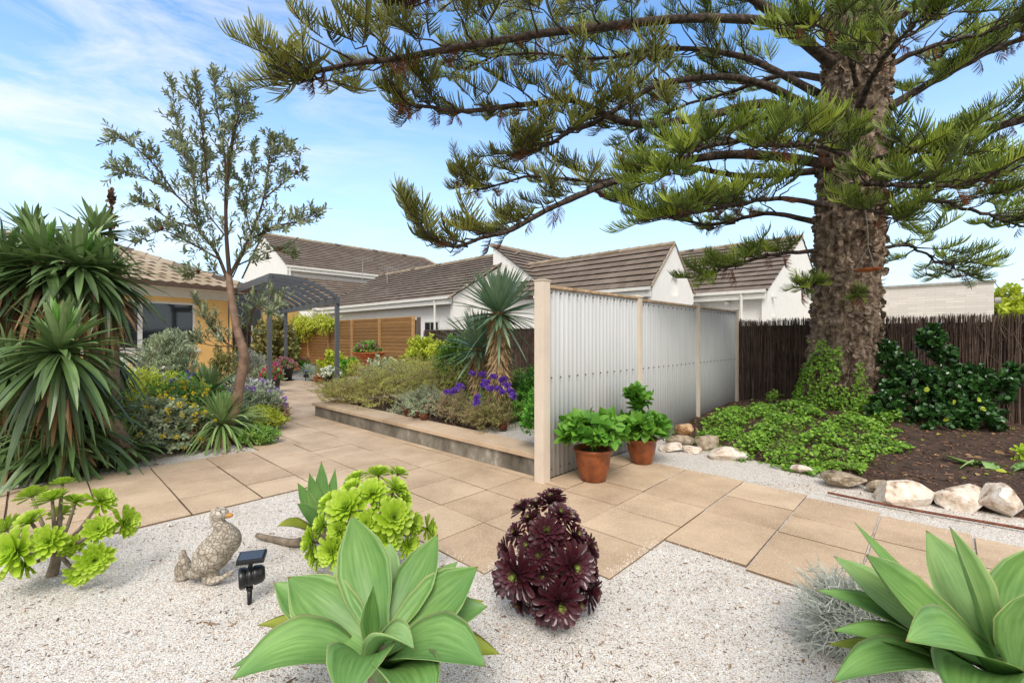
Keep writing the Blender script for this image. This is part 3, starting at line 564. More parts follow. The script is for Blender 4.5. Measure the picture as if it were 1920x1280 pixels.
# ---------------- corrugated screen ----------------
cf=thing('corrugated_fence','light grey corrugated sheet screen between cream posts','fence',W(0,0,0))
SS=[0,1.99,3.96,5.9]
def post(a,top,w,cap,z0=-.02):
    m=MB(); m.abox(a-w/2,a+w/2,-w/2,w/2,z0,top,(.5,.5))
    if cap:
        c=[W(a-w/2-.01,-w/2-.01,top),W(a+w/2+.01,-w/2-.01,top),W(a+w/2+.01,w/2+.01,top),W(a-w/2-.01,w/2+.01,top)]
        c2=[p+np.array([0,0,.012]) for p in c]; m.add(np.array(c+c2+[W(a,0,top+.045)]),[(0,1,5,4),(1,2,6,5),(2,3,7,6),(3,0,4,7),(4,5,8),(5,6,8),(6,7,8),(7,4,8),(3,2,1,0)],(.5,.5))
    return m.build('post',M['cream'],cf,bevel=.004)
post(0.02,2.005,.115,False); 
m=MB(); m.abox(-.045,.085,-.065,.065,2.0055,2.018,(.5,.5)); m.build('post_cap',M['cream'],cf,bevel=.004)
for s_ in SS[1:]: post(s_,1.965,.09,True)
for k in range(3):
    a0=SS[k]+(.08 if k==0 else .048); a1=SS[k+1]-.048; n=int((a1-a0)/.0085); s=np.linspace(a0,a1,n); q=.0075*(1-2*np.abs(np.sin((s-a0)/.0762*math.pi))**7)
    zt=1.935 if k else 1.955; zs=[.012,.95,zt-.02]; V=[]
    for z in zs: V+= [W(s[i],-.012+q[i],z) for i in range(n)]
    i=np.arange(len(zs)-1)[:,None]*n;j=np.arange(n-1)[None];F=np.stack([i+j,i+j+1,i+j+n+1,i+j+n],-1).reshape(-1,4)
    m=MB();m.add(np.array(V),F,(.5,.5)); sh=m.build('sheet',M['paint_grey'],cf,smooth=True)
    md=sh.modifiers.new('solid','SOLIDIFY'); md.thickness=.0012
    m=MB(); m.abox(a0,a1,-.034,.034,zt-.012,zt+.018,(.5,.5)); m.build('top_rail',M['cream_rail'],cf,bevel=.003)
    for z in(.10,1.03): 
        m=MB(); m.abox(a0,a1,.003,.04,z-.03,z+.03,(.5,.5)); m.build('back_rail',M['cream'],cf)
    m=MB()
    for z in(.10,1.03,zt-.06):
        a=a0+.0762*.75
        while a<a1:
            m.lathe([(.011,0),(.011,.003),(.007,.005),(.007,.010),(0,.011)],W(a,-.0225,z),8,np.array([[.687,.726,0],[0,0,1.],[.726,-.687,0]])); a+=.0762*2
    m.build('screws',M['darkwood'],sh)
# ---------------- brushwood fence ----------------
bf=thing('brushwood_fence','tall dark brown brushwood fence behind the pine and grey screen','fence',W(6.7,0,0))
m=MB(); m.abox(6.68,6.76,-9,11.2,-.1,1.68,(.5,.5)); m.build('core',M['brushback'],bf)
n=8600; bpos=rnd(-9,11.2,n); aoff=rnd(6.585,6.68,n); top=np.where(bpos>3.0,1.66,1.78)+.05*np.array([noise.noise(Vector((b*1.7,0,0))) for b in bpos])+rng.normal(size=n)*.022
n0=rnd(-.02,.02,n); P=np.zeros((n,5,3)); tilt=rng.normal(size=n)*.035; bw=rng.normal(size=(n,5))*.006
for k,t in enumerate(np.linspace(0,1,5)):
    bb_=bpos+tilt*t+bw[:,k]; a_=aoff+rng.normal(size=n)*.006; P[:,k,0]=P0[0]+A2[0]*a_+B2[0]*bb_; P[:,k,1]=P0[1]+A2[1]*a_+B2[1]*bb_; P[:,k,2]=-.05+(top+.05)*t
m=MB(); m.tubes(P,np.array([.009,.009,.008,.006,.003]),3)
n=1800; b=rnd(-9,11,n); z=rnd(.2,1.8,n); Q=np.zeros((n,4,3)); an=rng.normal(size=n)*.5
for k,t in enumerate(np.linspace(0,1,4)):
    bb_=b+np.sin(an)*.28*t; a_=6.58-.02*math.sin(t*3.1)+rng.normal(size=n)*.006; Q[:,k,0]=P0[0]+A2[0]*a_+B2[0]*bb_; Q[:,k,1]=P0[1]+A2[1]*a_+B2[1]*bb_; Q[:,k,2]=np.minimum(z,1.45)+np.cos(an)*.33*t+.03*math.sin(t*3)*rng.normal(size=n)
m.tubes(Q,.0028,3); m.build('brush',M['brush'],bf)
m=MB(); m.abox(6.60,6.78,3.0,11.2,1.675,1.71,(.5,.5)); m.build('capping',M['darkwood'],bf)
# ---------------- timber screen ----------------
tf=thing('timber_fence','stained pine louvre slat fence beyond the pergola','fence',W(6.4,17,0))
pb=[11.5,13.9,16.25,18.56,20.9,23.1]
for i,b in enumerate(pb):
    m=MB(); m.abox(6.30,6.39,b-.05,b+.05,-.04,2.205,(rng.random(),.5)); m.build('post',M['slatpost'],tf)
m=MB(); m.abox(6.44,6.54,11.30,11.40,-.04,2.20,(.3,.5)); m.build('end_post',M['darkwood'],tf)
for i in range(5):
    m=MB(); 
    for k in range(15):
        z0=.06+k*.143; a=6.37 if k%1==0 else 6.4
        c=W(6.40,(pb[i]+pb[i+1])/2,z0+.07); ang=.45; up=np.array([-A2[0]*math.sin(ang),-A2[1]*math.sin(ang),math.cos(ang)])
        axm=np.array([[B2[0],B2[1],0],up,np.cross([B2[0],B2[1],0],up)]); m.box(c,(pb[i+1]-pb[i]-.10,.142,.018),axm,(rng.random(),.5))
    m.build('slat_panel',M['slat'],tf)
m=MB(); m.abox(6.45,6.47,11.45,23.1,.0,2.1,(.5,.5)); m.build('backing',M['darkwood'],tf)
m=MB(); m.abox(6.36,6.46,11.45,23.1,2.205,2.235,(.6,.5)); m.build('top_rail',M['slatpost'],tf)

# ---------------- white neighbouring houses ----------------
def quadroof(mb,e0,e1,r0,r1,nc,tile=.30,lip=.055,prof=0):
    # e0,e1 eave corners; r0,r1 ridge corners. Every tile course is a real step
    e0,e1,r0,r1=[np.asarray(v,float) for v in(e0,e1,r0,r1)]; nrm=u3(np.cross(e1-e0,r0-e0)); 
    if nrm[2]<0: nrm=-nrm
    for c in range(nc):
        t0,t1=c/nc,(c+1)/nc; L0,L1=e0+(r0-e0)*t0,e1+(r1-e1)*t0; U0,U1=e0+(r0-e0)*t1,e1+(r1-e1)*t1
        ln=np.linalg.norm(L1-L0); n=max(1,int(ln/tile)); off=.5*(c%2)
        s=[0.]+[min(1,max(0,(k+off)/n)) for k in range(n+1)]+[1.]; s=sorted(set(s))
        for k in range(len(s)-1):
            h=lip+rng.normal()*.003
            a,b=L0+(L1-L0)*s[k],L0+(L1-L0)*s[k+1]; c_,d=U0+(U1-U0)*s[k+1],U0+(U1-U0)*s[k]
            u=(.25+.7*rng.random(),.5)
            if not prof: mb.add(np.array([a+nrm*h,b+nrm*h,c_+nrm*.002,d+nrm*.002]),[(0,1,2,3)],u); mb.add(np.array([a+nrm*h,b+nrm*h,a-nrm*.01,b-nrm*.01]),[(2,3,1,0)],(0,.5))  # riser face takes the dark colour as a painted course shadow
            else:
                x=np.linspace(0,1,5); hh=prof*np.sin(x*2*math.pi)*.5+prof*.5
                lo=[a+(b-a)*q+nrm*(h+z) for q,z in zip(x,hh)]; hi=[d+(c_-d)*q+nrm*(.002+z) for q,z in zip(x,hh)]; bo=[a+(b-a)*q-nrm*.01 for q in x]
                mb.add(np.array(lo+hi+bo),[(i,i+1,i+6,i+5) for i in range(4)]+[(10+i,11+i,i+1,i) for i in range(4)],u)
def ridgecap(mb,p,q,r=.12,seg=.42):
    p,q=np.asarray(p,float),np.asarray(q,float); n=max(1,int(np.linalg.norm(q-p)/seg))
    for i in range(n):
        a=p+(q-p)*(i/n); b=p+(q-p)*((i+1)/n); mb.tube([a+[0,0,-.05],b+[0,0,-.065]],[r,r*.93],8,True,(rng.random(),.5))
def wallpoly(mb,pts,th):              # extruded polygon; th = thickness vector
    P=np.array(pts,float); n=len(P); Q=P+np.asarray(th,float); mb.add(np.concatenate([P,Q]),[tuple(range(n)),tuple(range(n,2*n))[::-1]]+[(i,i+n,(i+1)%n+n,(i+1)%n) for i in range(n)],(.5,.5))
av=np.array([*A2,0]);bv=np.array([*B2,0])
def gutter(o,p,q,down=None,dz=3.,out=None):
    out=-av if out is None else out
    m=MB(); p,q=np.asarray(p,float),np.asarray(q,float); d=u3(q-p); L_=np.linalg.norm(q-p)
    m.box((p+q)/2+out*.06+np.array([0,0,-.05]),(L_,.12,.11),np.array([d,out,np.cross(d,out)])); m.box((p+q)/2+out*.015+np.array([0,0,-.22]),(L_,.04,.2),np.array([d,out,np.cross(d,out)])); m.build('gutter',M['trim'],o)
    if down is not None:
        m=MB(); x=p+(q-p)*down+out*.06; m.tube([x+[0,0,-.1],x-out*.02+[0,0,-.3],x-out*.02+[0,0,-dz]],.048,8); m.build('downpipe',M['trim'],o)
def house(name,label,loc): return thing(name,label,'house',loc,'white rendered houses behind the fences')
# long house (eave along the fence, ridge up to the tall cross gable)
h=house('white_house','long low white house with brown tiled roof and small window above the fence',W(9,18,0))
m=MB(); m.abox(8.7,12.6,12.0,24.4,-.05,3.10); wallpoly(m,[W(8.5,11.8,-.05),W(8.5,11.8,3.12),W(12.6,11.8,5.42),W(12.6,11.8,-.05)],bv*.18); m.build('wall',M['render'],h)
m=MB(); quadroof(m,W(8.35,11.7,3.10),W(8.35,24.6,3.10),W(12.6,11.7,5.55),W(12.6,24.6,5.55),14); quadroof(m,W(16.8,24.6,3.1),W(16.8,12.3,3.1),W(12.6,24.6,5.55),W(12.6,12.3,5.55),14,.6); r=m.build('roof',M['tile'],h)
m=MB(); ridgecap(m,W(12.6,12.3,5.62),W(12.6,24.6,5.62)); m.build('ridge_capping',M['tile2'],r)
m=MB()
for t in np.linspace(0,.93,12): m.box(W(8.3,11.66,3.14)+(W(12.6,11.66,5.62)-W(8.3,11.66,3.14))*t+[0,0,.01],(.06,.42,.05),np.array([bv,u3(W(4.3,0,2.48)-W(0,0,0)),np.cross(bv,u3(W(4.3,0,2.48)-W(0,0,0)))]),(rng.random(),.5))
m.build('verge_capping',M['tile2'],r)
gutter(h,W(8.35,11.72,3.14),W(8.35,24.4,3.14),.085,3.1)
m=MB(); m.tube([W(8.3,23.6,3.0),W(8.25,23.5,2.75),W(8.6,23.3,2.55),W(8.6,23.3,.2)],.05,8); m.build('downpipe',M['trim'],h)
wd=MB(); wd.abox(8.64,8.695,12.95,14.0,1.55,2.16); f=wd.build('window',M['trim'],h); wd=MB(); wd.abox(8.62,8.638,13.02,13.52,1.6,2.1); wd.abox(8.62,8.638,13.58,13.93,1.6,2.1); wd.build('pane',M['glass'],f)
m=MB(); m.lathe([(.0,0),(.09,.02),(.11,.06),(.10,.10),(0,.14)],W(9.3,11.8,2.75),14,np.array([av,[0,0,1],-bv])); m.build('wall_light',M['trim'],h)
# tall cross gable
h=house('white_house','tall white half-gable house wall rising to a sharp brown roof point behind the spiky plants',W(12,10,0))
m=MB(); wallpoly(m,[W(11.2,12.2,-.05),W(11.2,12.2,5.60),W(11.2,8.3,2.98),W(11.2,8.3,-.05)],av*.2); m.abox(11.4,19,8.5,12.2,-.05,2.95); wallpoly(m,[W(11.41,12.15,-.05),W(19,12.15,-.05),W(19,12.15,5.55),W(11.41,12.15,5.55)],-bv*.15); m.build('wall',M['render'],h)
m=MB(); quadroof(m,W(11.1,8.4,3.05),W(19,8.4,3.05),W(11.1,12.2,5.67),W(19,12.2,5.67),13,.3); r=m.build('roof',M['tile'],h)
m=MB(); ridgecap(m,W(11.1,12.2,5.73),W(19,12.2,5.73)); m.build('ridge_capping',M['tile2'],r)
# arched-niche gable
h=house('white_house','white gabled house end with arched niche and steep brown roof above the grey screen',W(12.2,5,0))
g0,g1,gp,zb,zp=10.5,13.9,12.2,3.12,4.72
m=MB(); m.abox(10.7,13.7,4.16,10.6,-.05,3.0)
# gable wall with a real arched recess
ci,zi,rr_=12.2,3.02,.30; arc=[(ci+rr_*math.cos(t),zi+.30+rr_*math.sin(t)) for t in np.linspace(0,math.pi,13)]; hole=[(ci+rr_,zi-.10)]+arc+[(ci-rr_,zi-.10)]
outer=[(g1,3.05),(gp,zp),(g0,3.05)]
import bmesh
bm=bmesh.new()
def addring(bm,pts,b): return [bm.verts.new(W(a,b,z)) for a,z in pts]
o1=[(g1,-.05),(g1,3.05),(gp,zp),(g0,3.05),(g0,-.05)]
vo=addring(bm,o1,4.0); vh=addring(bm,hole,4.0); eds=[bm.edges.new((vo[i],vo[(i+1)%5])) for i in range(5)]+[bm.edges.new((vh[i],vh[(i+1)%len(vh)])) for i in range(len(vh))]
bmesh.ops.triangle_fill(bm,use_beauty=True,edges=eds)
vh2=addring(bm,hole,4.10)
for i in range(len(vh)): bm.faces.new((vh[i],vh[(i+1)%len(vh)],vh2[(i+1)%len(vh)],vh2[i]))
bm.faces.new(vh2); vo2=addring(bm,o1,4.16)
for i in range(5): bm.faces.new((vo[i],vo[(i+1)%5],vo2[(i+1)%5],vo2[i]))
bmesh.ops.recalc_face_normals(bm,faces=bm.faces); bm.verts.ensure_lookup_table()
m.add(np.array([v.co[:] for v in bm.verts]),[tuple(v.index for v in f.verts) for f in bm.faces],(.5,.5)) if not bm.verts.index_update() else None
bm.free(); m.build('wall',M['render'],h)
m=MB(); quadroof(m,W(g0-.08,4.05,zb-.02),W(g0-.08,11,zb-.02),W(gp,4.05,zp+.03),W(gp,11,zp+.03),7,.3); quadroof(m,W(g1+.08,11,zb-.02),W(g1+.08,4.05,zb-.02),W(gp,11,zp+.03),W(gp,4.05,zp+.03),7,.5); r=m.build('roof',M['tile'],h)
m=MB(); ridgecap(m,W(gp,4.0,zp+.09),W(gp,11,zp+.09),.11); m.build('ridge_capping',M['tile2'],r)
m=MB()
for g_ in(g0-.1,g1+.1):
    m.tube([W(g_,3.975,zb-.03),W(gp,3.975,zp+.05)],.035,6)
m.build('verge_capping',M['tile2'],r)
gutter(h,W(10.44,4.02,3.10),W(10.44,9,3.10))
# far right white house
h=house('white_house','white gabled house with brown roof, downpipe and dome camera left of the pine trunk',W(17,2,0))
m=MB(); m.abox(14.7,24.5,1.8,9.5,-.05,3.05); wallpoly(m,[W(14.5,1.6,-.05),W(14.5,1.6,3.12),W(19.9,1.6,5.85),W(25.2,1.6,3.12),W(25.2,1.6,-.05)],bv*.19); m.build('wall',M['render'],h)
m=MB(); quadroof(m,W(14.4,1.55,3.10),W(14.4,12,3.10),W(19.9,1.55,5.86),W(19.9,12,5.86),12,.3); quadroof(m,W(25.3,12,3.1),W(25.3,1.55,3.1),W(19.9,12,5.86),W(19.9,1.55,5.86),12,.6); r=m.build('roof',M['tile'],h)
m=MB(); ridgecap(m,W(19.9,1.55,5.92),W(19.9,12,5.92)); m.build('ridge_capping',M['tile2'],r)
gutter(h,W(14.4,1.62,3.14),W(14.4,9,3.14),.11,3.0)
m=MB(); m.lathe([(.09,0),(.10,.03),(.08,.10),(.045,.14),(0,.15)],W(14.6,3.0,2.75),14,np.array([bv,[0,0,1],-av])); m.build('dome_camera',M['trim'],h)
m=MB(); m.lathe([(0,0),(.07,.01),(.10,.08),(.13,.12),(0,.14)],W(15.2,1.6,2.15),14,np.array([av,[0,0,1],-bv])); m.build('vent_cowl',M['trim'],h); m=MB(); m.box(W(15.1,1.52,2.9),(.22,.14,.06),AX); m.build('wall_light',M['trim'],h)
# two-storey house at back left
h=house('white_house','two storey white house with long brown roof and gable end behind the small tree',W(14,30,0))
m=MB(); m.abox(8.3,22,28.7,37,-.05,6.15); wallpoly(m,[W(8.1,28.5,-.05),W(8.1,28.5,6.2),W(8.1,33,8.85),W(8.1,37.5,6.2),W(8.1,37.5,-.05)],av*.19); m.abox(8.15,12.5,24.7,28.5,-.05,3.05); m.build('wall',M['render'],h)
m=MB(); quadroof(m,W(8.0,28.3,6.12),W(25.0,28.3,6.12),W(8.0,33,8.9),W(22.3,33,8.9),16,.34,.05); quadroof(m,W(25,37.7,6.12),W(8,37.7,6.12),W(22.3,33,8.9),W(8,33,8.9),16,.7,.05); quadroof(m,W(25,28.3,6.12),W(25,37.7,6.12),W(22.3,33,8.9),W(22.3,32.99,8.9),16,.5,.05); r=m.build('roof',M['tile'],h)
m=MB(); quadroof(m,W(8.0,24.4,3.2),W(14.5,24.4,3.2),W(8.0,28.48,5.5),W(14.5,28.48,5.5),13,.34,.05); m.build('lower_roof',M['tile'],h)
m=MB(); ridgecap(m,W(8,33,8.98),W(22.3,33,8.98),.15); ridgecap(m,W(22.3,33,8.98),W(25,28.3,6.2),.13); m.build('ridge_capping',M['tile2'],r)
gutter(h,W(8.0,28.3,6.15),W(25,28.3,6.15),.012,5,-bv); gutter(h,W(8.0,24.4,3.2),W(12,24.4,3.2),None,3,-bv)
wd=MB(); wd.abox(8.9,10.4,24.62,24.69,1.2,2.7); f=wd.build('window',M['charcoal'],h); wd=MB(); wd.abox(8.97,10.33,24.6,24.618,1.27,2.63); wd.build('pane',M['glass'],f)
# antennas
def antenna(px,py,pb_,Y,label):
    p0=at(px,pb_,Y); top=at(px,py,Y); o=thing('roof_antenna',label,'antenna',p0,'television antennas on the tiled roofs'); m=MB(); m.tube([p0-[0,0,.3],top],.02,6); m.build('mast',M['conc'],o)
    m=MB(); m.tube([top+[-.5,0,.1],top+[.7,0,-.05]],.014,5)
    for t in np.linspace(-.45,.65,8): m.tube([top+[t,-.25,.06-t*.1],top+[t,.25,.06-t*.1]],.008,4); m.tube([top+[t,0,-.14],top+[t,0,.2]],.007,4)
    m.build('receiver',M['conc'],o)
antenna(680,486,515,30,'thin mast aerial on the two storey roof, further left of two'); antenna(726,506,522,27,'short aerial on the roof slope just right of the taller aerial')
# grey brick building right of the trunk
h=thing('brick_building','long pale grey brick building with flat parapet right of the pine trunk','building',W(23,0,0))
m=MB(); m.abox(22.7,23.1,-4.4,4.5,-.1,3.62,(.5,.5)); m.abox(23.1,30,-4.4,-4.1,-.1,3.62,(.5,.5)); 
def brickm():
    mt,N,L,b=newmat('pale_grey_brick'); tc=N.new('ShaderNodeTexCoord'); mp=N.new('ShaderNodeMapping'); mp.inputs['Rotation'].default_value=(R_(90),0,0)
    rot=N.new('ShaderNodeMapping'); rot.inputs['Rotation'].default_value=(0,0,-math.atan2(B2[1],B2[0])); L.new(tc.outputs['Object'],rot.inputs[0]); L.new(rot.outputs[0],mp.inputs[0])
    br=N.new('ShaderNodeTexBrick'); br.inputs['Scale'].default_value=1.; br.inputs['Brick Width'].default_value=.6; br.inputs['Row Height'].default_value=.11; br.inputs['Mortar Size'].default_value=.006; br.inputs['Color1'].default_value=lin('#d0cac4'); br.inputs['Color2'].default_value=lin('#e0dad3'); br.inputs['Mortar'].default_value=lin('#bfb8b1'); br.inputs['Bias'].default_value=-.2
    L.new(mp.outputs[0],br.inputs[0]); L.new(br.outputs[0],b.inputs['Base Color']); b.inputs['Roughness'].default_value=.9; return mt
m.build('wall',brickm(),h); m=MB(); m.abox(22.64,23.16,-4.46,4.56,3.622,3.72,(.5,.5)); m.build('parapet_capping',M['conc'],h)
m=MB(); m.lathe([(.0,0),(.12,.03),(.12,.2),(0,.22)],W(22.9,-4.4,2.9),12,np.array([av,[0,0,1],-bv])); m.build('wall_light',M['conc'],h)
# power pole with wires
h=thing('power_pole','thin power pole with crossarm and wires at the far right edge','power pole',(66,58,0)); m=MB(); m.tube([(66,58,0),(66,58,10)],.16,10); m.build('pole',M['darkwood'],h); m=MB(); m.box((66,58,7.1),(3.2,.12,.14)); m.box((66,58,8.8),(2.0,.12,.14)); m.build('crossarm',M['darkwood'],h)
m=MB()
for i,(x0,z0) in enumerate([(64.6,7.2),(66,8.9),(67.4,7.2)]):
    e=W(24,-4.4,3.9) if i==0 else np.array([120.,70,8+i]); s=np.array([x0,58,z0]); P=[s+(e-s)*t-np.array([0,0,math.sin(t*math.pi)*.9]) for t in np.linspace(0,1,14)]; m.tube(P,.02,4)
m.build('wires',M['black'],h)
# ---------------- yellow house ----------------
C0=np.array([-7.8,12.5]); ud=u3(np.array([-.567,-1.])); nd=np.array([ud[1],-ud[0]]); nd=nd if nd[0]<0 else -nd
yax=np.array([[ud[0],ud[1],0],[nd[0],nd[1],0],[0,0,1.]])
def Y_(u,n,z): p=C0+ud*u+nd*n; return np.array([p[0],p[1],z])
h=thing('yellow_house','low yellow rendered house with grey tiled hip roof and wide dark window','house',(C0[0],C0[1],0))
def ybox(m,u0,u1,n0,n1,z0,z1): m.box(Y_((u0+u1)/2,(n0+n1)/2,(z0+z1)/2),(u1-u0,n1-n0,z1-z0),yax,(.5,.5))
m=MB(); ybox(m,0,.80,0,.25,-.05,2.72); ybox(m,3.6,7,0,.25,-.05,2.72); ybox(m,.8,3.6,0,.25,-.05,1.14); ybox(m,.8,3.6,0,.25,2.33,2.72); ybox(m,0,.25,.25,7,-.05,2.72); m.build('wall',M['yellow'],h)
m=MB(); ybox(m,.72,3.66,-.05,-.001,1.08,1.139); ybox(m,-.35,7,-.36,-.02,2.66,2.74); ybox(m,-.02,7,-.035,-.002,2.44,2.655); m.build('trim',M['trim'],h)
f=MB(); 
for a,b in((.8,.86),(1.95,2.04),(3.54,3.6)): ybox(f,a,b,.03,.10,1.14,2.33)
ybox(f,.86,3.54,.03,.10,1.14,1.20); ybox(f,.86,3.54,.03,.10,2.27,2.33); f=f.build('window',M['trim'],h); p=MB(); ybox(p,.86,3.54,.06,.07,1.2,2.27); p.build('pane',M['glass'],f)
m=MB(); ez=2.74; K=2.4; pr=K*math.tan(R_(24))
quadroof(m,Y_(-.4,-.4,ez),Y_(8.6,-.4,ez),Y_(K-.4,K-.4,ez+pr),Y_(8.6,K-.4,ez+pr),9,.26,.03,.045); quadroof(m,Y_(-.4,9,ez),Y_(-.4,-.4,ez),Y_(K-.4,K,ez+pr),Y_(K-.4,K-.4,ez+pr),9,.5,.03); r=m.build('roof',M['tile2'],h)
m=MB(); ridgecap(m,Y_(-.4,-.4,ez+.1),Y_(K-.4,K-.4,ez+pr+.09),.11,.3); m.build('ridge_capping',M['tile2'],r)
M['browngutter']=flat('brown_gutter','#5d4638',.5)
m=MB(); m.box(Y_(4,-.46,ez-.03),(8.9,.11,.10),yax); m.box(Y_(-.46,3.5,ez-.03),(.11,8,.10),yax); m.build('gutter',M['browngutter'],h)
m=MB(); m.tube([Y_(-.04,-.06,2.68),Y_(-.04,-.06,.0)],.035,8); m.build('downpipe',M['yellow'],h)
# wing behind the pergola
h=thing('yellow_wing','yellow rendered wing wall standing behind the pergola posts','building',(-12,23.5,0))
m=MB()
c1=at(489,632,21.5);c2=at(549,632,23.8);c3=at(561,632,25.2)
for (p,q) in((c1,c2),(c2,c3)):
    d=u3(np.array([q[0]-p[0],q[1]-p[1],0])); nn=np.array([-d[1],d[0],0]); L_=math.hypot(q[0]-p[0],q[1]-p[1]); c=(p+q)/2+nn*.15; c[2]=1.72; m.box(c,(L_-.004,.3,3.5),np.array([d,nn,[0,0,1]]),(.5,.5))
c=np.array([-16.2,23.5,1.72]); m.box(c,(8,.3,3.5),uv=(.5,.5)); m.build('wall',M['yellow'],h)
p=at(425,632,17);q=at(492,632,20); d=u3(np.array([q[0]-p[0],q[1]-p[1],0])); nn=np.array([-d[1],d[0],0]); Ls=math.hypot(q[0]-p[0],q[1]-p[1])
h=thing('louvre_screen','dark slatted screen and glass door in shade behind the small tree trunk','screen',(p[0],p[1],0)); m=MB()
for k in range(28):
    c=(p+q)/2; c[2]=1.95+k*.05; m.box(c,(Ls,.02,.034),np.array([d,nn,[0,0,1]]),(.5,.5))
m.build('slats',M['charcoal'],h); m=MB(); c=(p+q)/2+nn*.08; c[2]=1.6; m.box(c,(Ls,.03,3.3),np.array([d,nn,[0,0,1]]),(.5,.5)); m.build('door_glass',M['glass'],h)
m=MB()
for t in(.0,.33,.66,1): c=p+(q-p)*t-nn*.02; c[2]=.97; m.box(c,(.06,.05,1.94),np.array([d,nn,[0,0,1]]),(.5,.5))
m.build('door_frame',M['trim'],h)
# ---------------- pergola ----------------
pg=thing('pergola','charcoal steel pergola with curved battens on slim posts over the far path','pergola',(-6,13,0))
PA=np.array([-5.38,10.09]);PC=np.array([-4.23,11.0]);PBp=np.array([-7.66,15.4]); dA=np.array([-.674,.738]); dC=np.array([-.62,.785])
hA,hC=2.78,2.36
for (x,y,z) in((PA[0],PA[1],hA),(PC[0],PC[1],hC),(PBp[0],PBp[1],hC)):
    m=MB(); m.box((x,y,z/2-.01),(.09,.09,z),np.array([[.785,.62,0],[-.62,.785,0],[0,0,1]]),(.5,.5)); m.build('post',M['charcoal'],pg)
def p3(P,d,s,z): q=P+d*s; return np.array([q[0],q[1],z])
def beam(m,p,q,w,hh): d=u3(q-p); s=u3(np.cross([0,0,1.],d)); m.box((p+q)/2,(np.linalg.norm(q-p),w,hh),np.array([d,s,np.cross(d,s)]),(.5,.5))
m=MB(); beam(m,p3(PA,dA,-.1,hA-.02),p3(PA,dA,5.5,hA-.05),.07,.17); m.build('high_beam',M['charcoal'],pg)
m=MB(); beam(m,p3(PC,dC,-.1,hC-.02),p3(PC,dC,7.6,hC-.02),.07,.17); m.build('low_beam',M['charcoal'],pg)
for i in range(11):
    t=i/10; a=p3(PA,dA,t*5.4,hA+.03); b=p3(PC,dC,t*7.4,hC+.05); s=np.linspace(0,1,9); P=a+(b-a)*s[:,None]; P[:,2]+=np.sin(s*math.pi)*.13
    m=MB(); sd_=u3(np.cross(b-a,[0,0,1.])); V=[]
    for p in P: V+= [p+sd_*.028+[0,0,.05],p-sd_*.028+[0,0,.05],p-sd_*.028-[0,0,.05],p+sd_*.028-[0,0,.05]]
    F=[(k*4+j,k*4+(j+1)%4,k*4+4+(j+1)%4,k*4+4+j) for k in range(8) for j in range(4)]+[(3,2,1,0),(32,33,34,35)]; m.add(np.array(V),F,(.5,.5)); m.build('batten',M['charcoal'],pg)
# ================= OBJECTS =================
# ---- big pine ----
TX,TY=5.27,7.30
def trunk_c(z): 
    return np.array([TX+.036*z, TY-.01*z, z])
pine=thing('pine_tree','huge old pine with flaky bark trunk and long spreading green limbs','tree',(TX,TY,.3))
nz,na=230,150; V=[];U=[]
for i in range(nz):
    z=-.1+8.6*i/(nz-1); r=.395*(1-.010*z)+.21*math.exp(-(z+.0)/.45); c=trunk_c(z)
    for j in range(na):
        t=j/na*2*math.pi; cx,sx=math.cos(t),math.sin(t); p=Vector((cx*2.2,sx*2.2,z*1.3))
        d=.060*noise.noise(p)+.075*abs(noise.noise(p*2.6))+.055*noise.noise(Vector((cx*6,sx*6,z*4)))+.035*noise.noise(Vector((cx*15,sx*15,z*8)))+.020*noise.noise(Vector((cx*30,sx*30,z*24)))
        rg=noise.noise(Vector((cx*7,sx*7,z*3.5+5))); d+=.035*max(0,rg*2.2)**.5 if rg>0 else 0
        V.append(c+np.array([cx*(r+d),sx*(r+d),0])); U.append((j/na,z/8))
i=np.arange(nz-1)[:,None]*na;j=np.arange(na)[None];j2=(j+1)%na;F=np.stack([i+j,i+j2,i+na+j2,i+na+j],-1).reshape(-1,4)
m=MB();m.add(np.array(V),F,np.array(U))
# curling bark flakes
n=2600; z=rnd(.25,7.5,n); t=rnd(0,6.283,n); rr=(.395*(1-.010*z)+.26*np.exp(-z/.45))+.05
C=np.array([trunk_c(q) for q in z]); nr=np.stack([np.cos(t),np.sin(t),np.zeros(n)],1); P=C+nr*rr[:,None]
T_fl=leafT(.8,[(0,.6),(.5,1),(1,.5)],.25,.1); m.inst(T_fl,frame(u3(nr*.55+rng.normal(size=(n,3))*.5),nr+rng.normal(size=(n,3))*.3)*(rnd(.02,.085,n))[:,None,None],P)
m.build('trunk',M['bark'],pine,smooth=False)
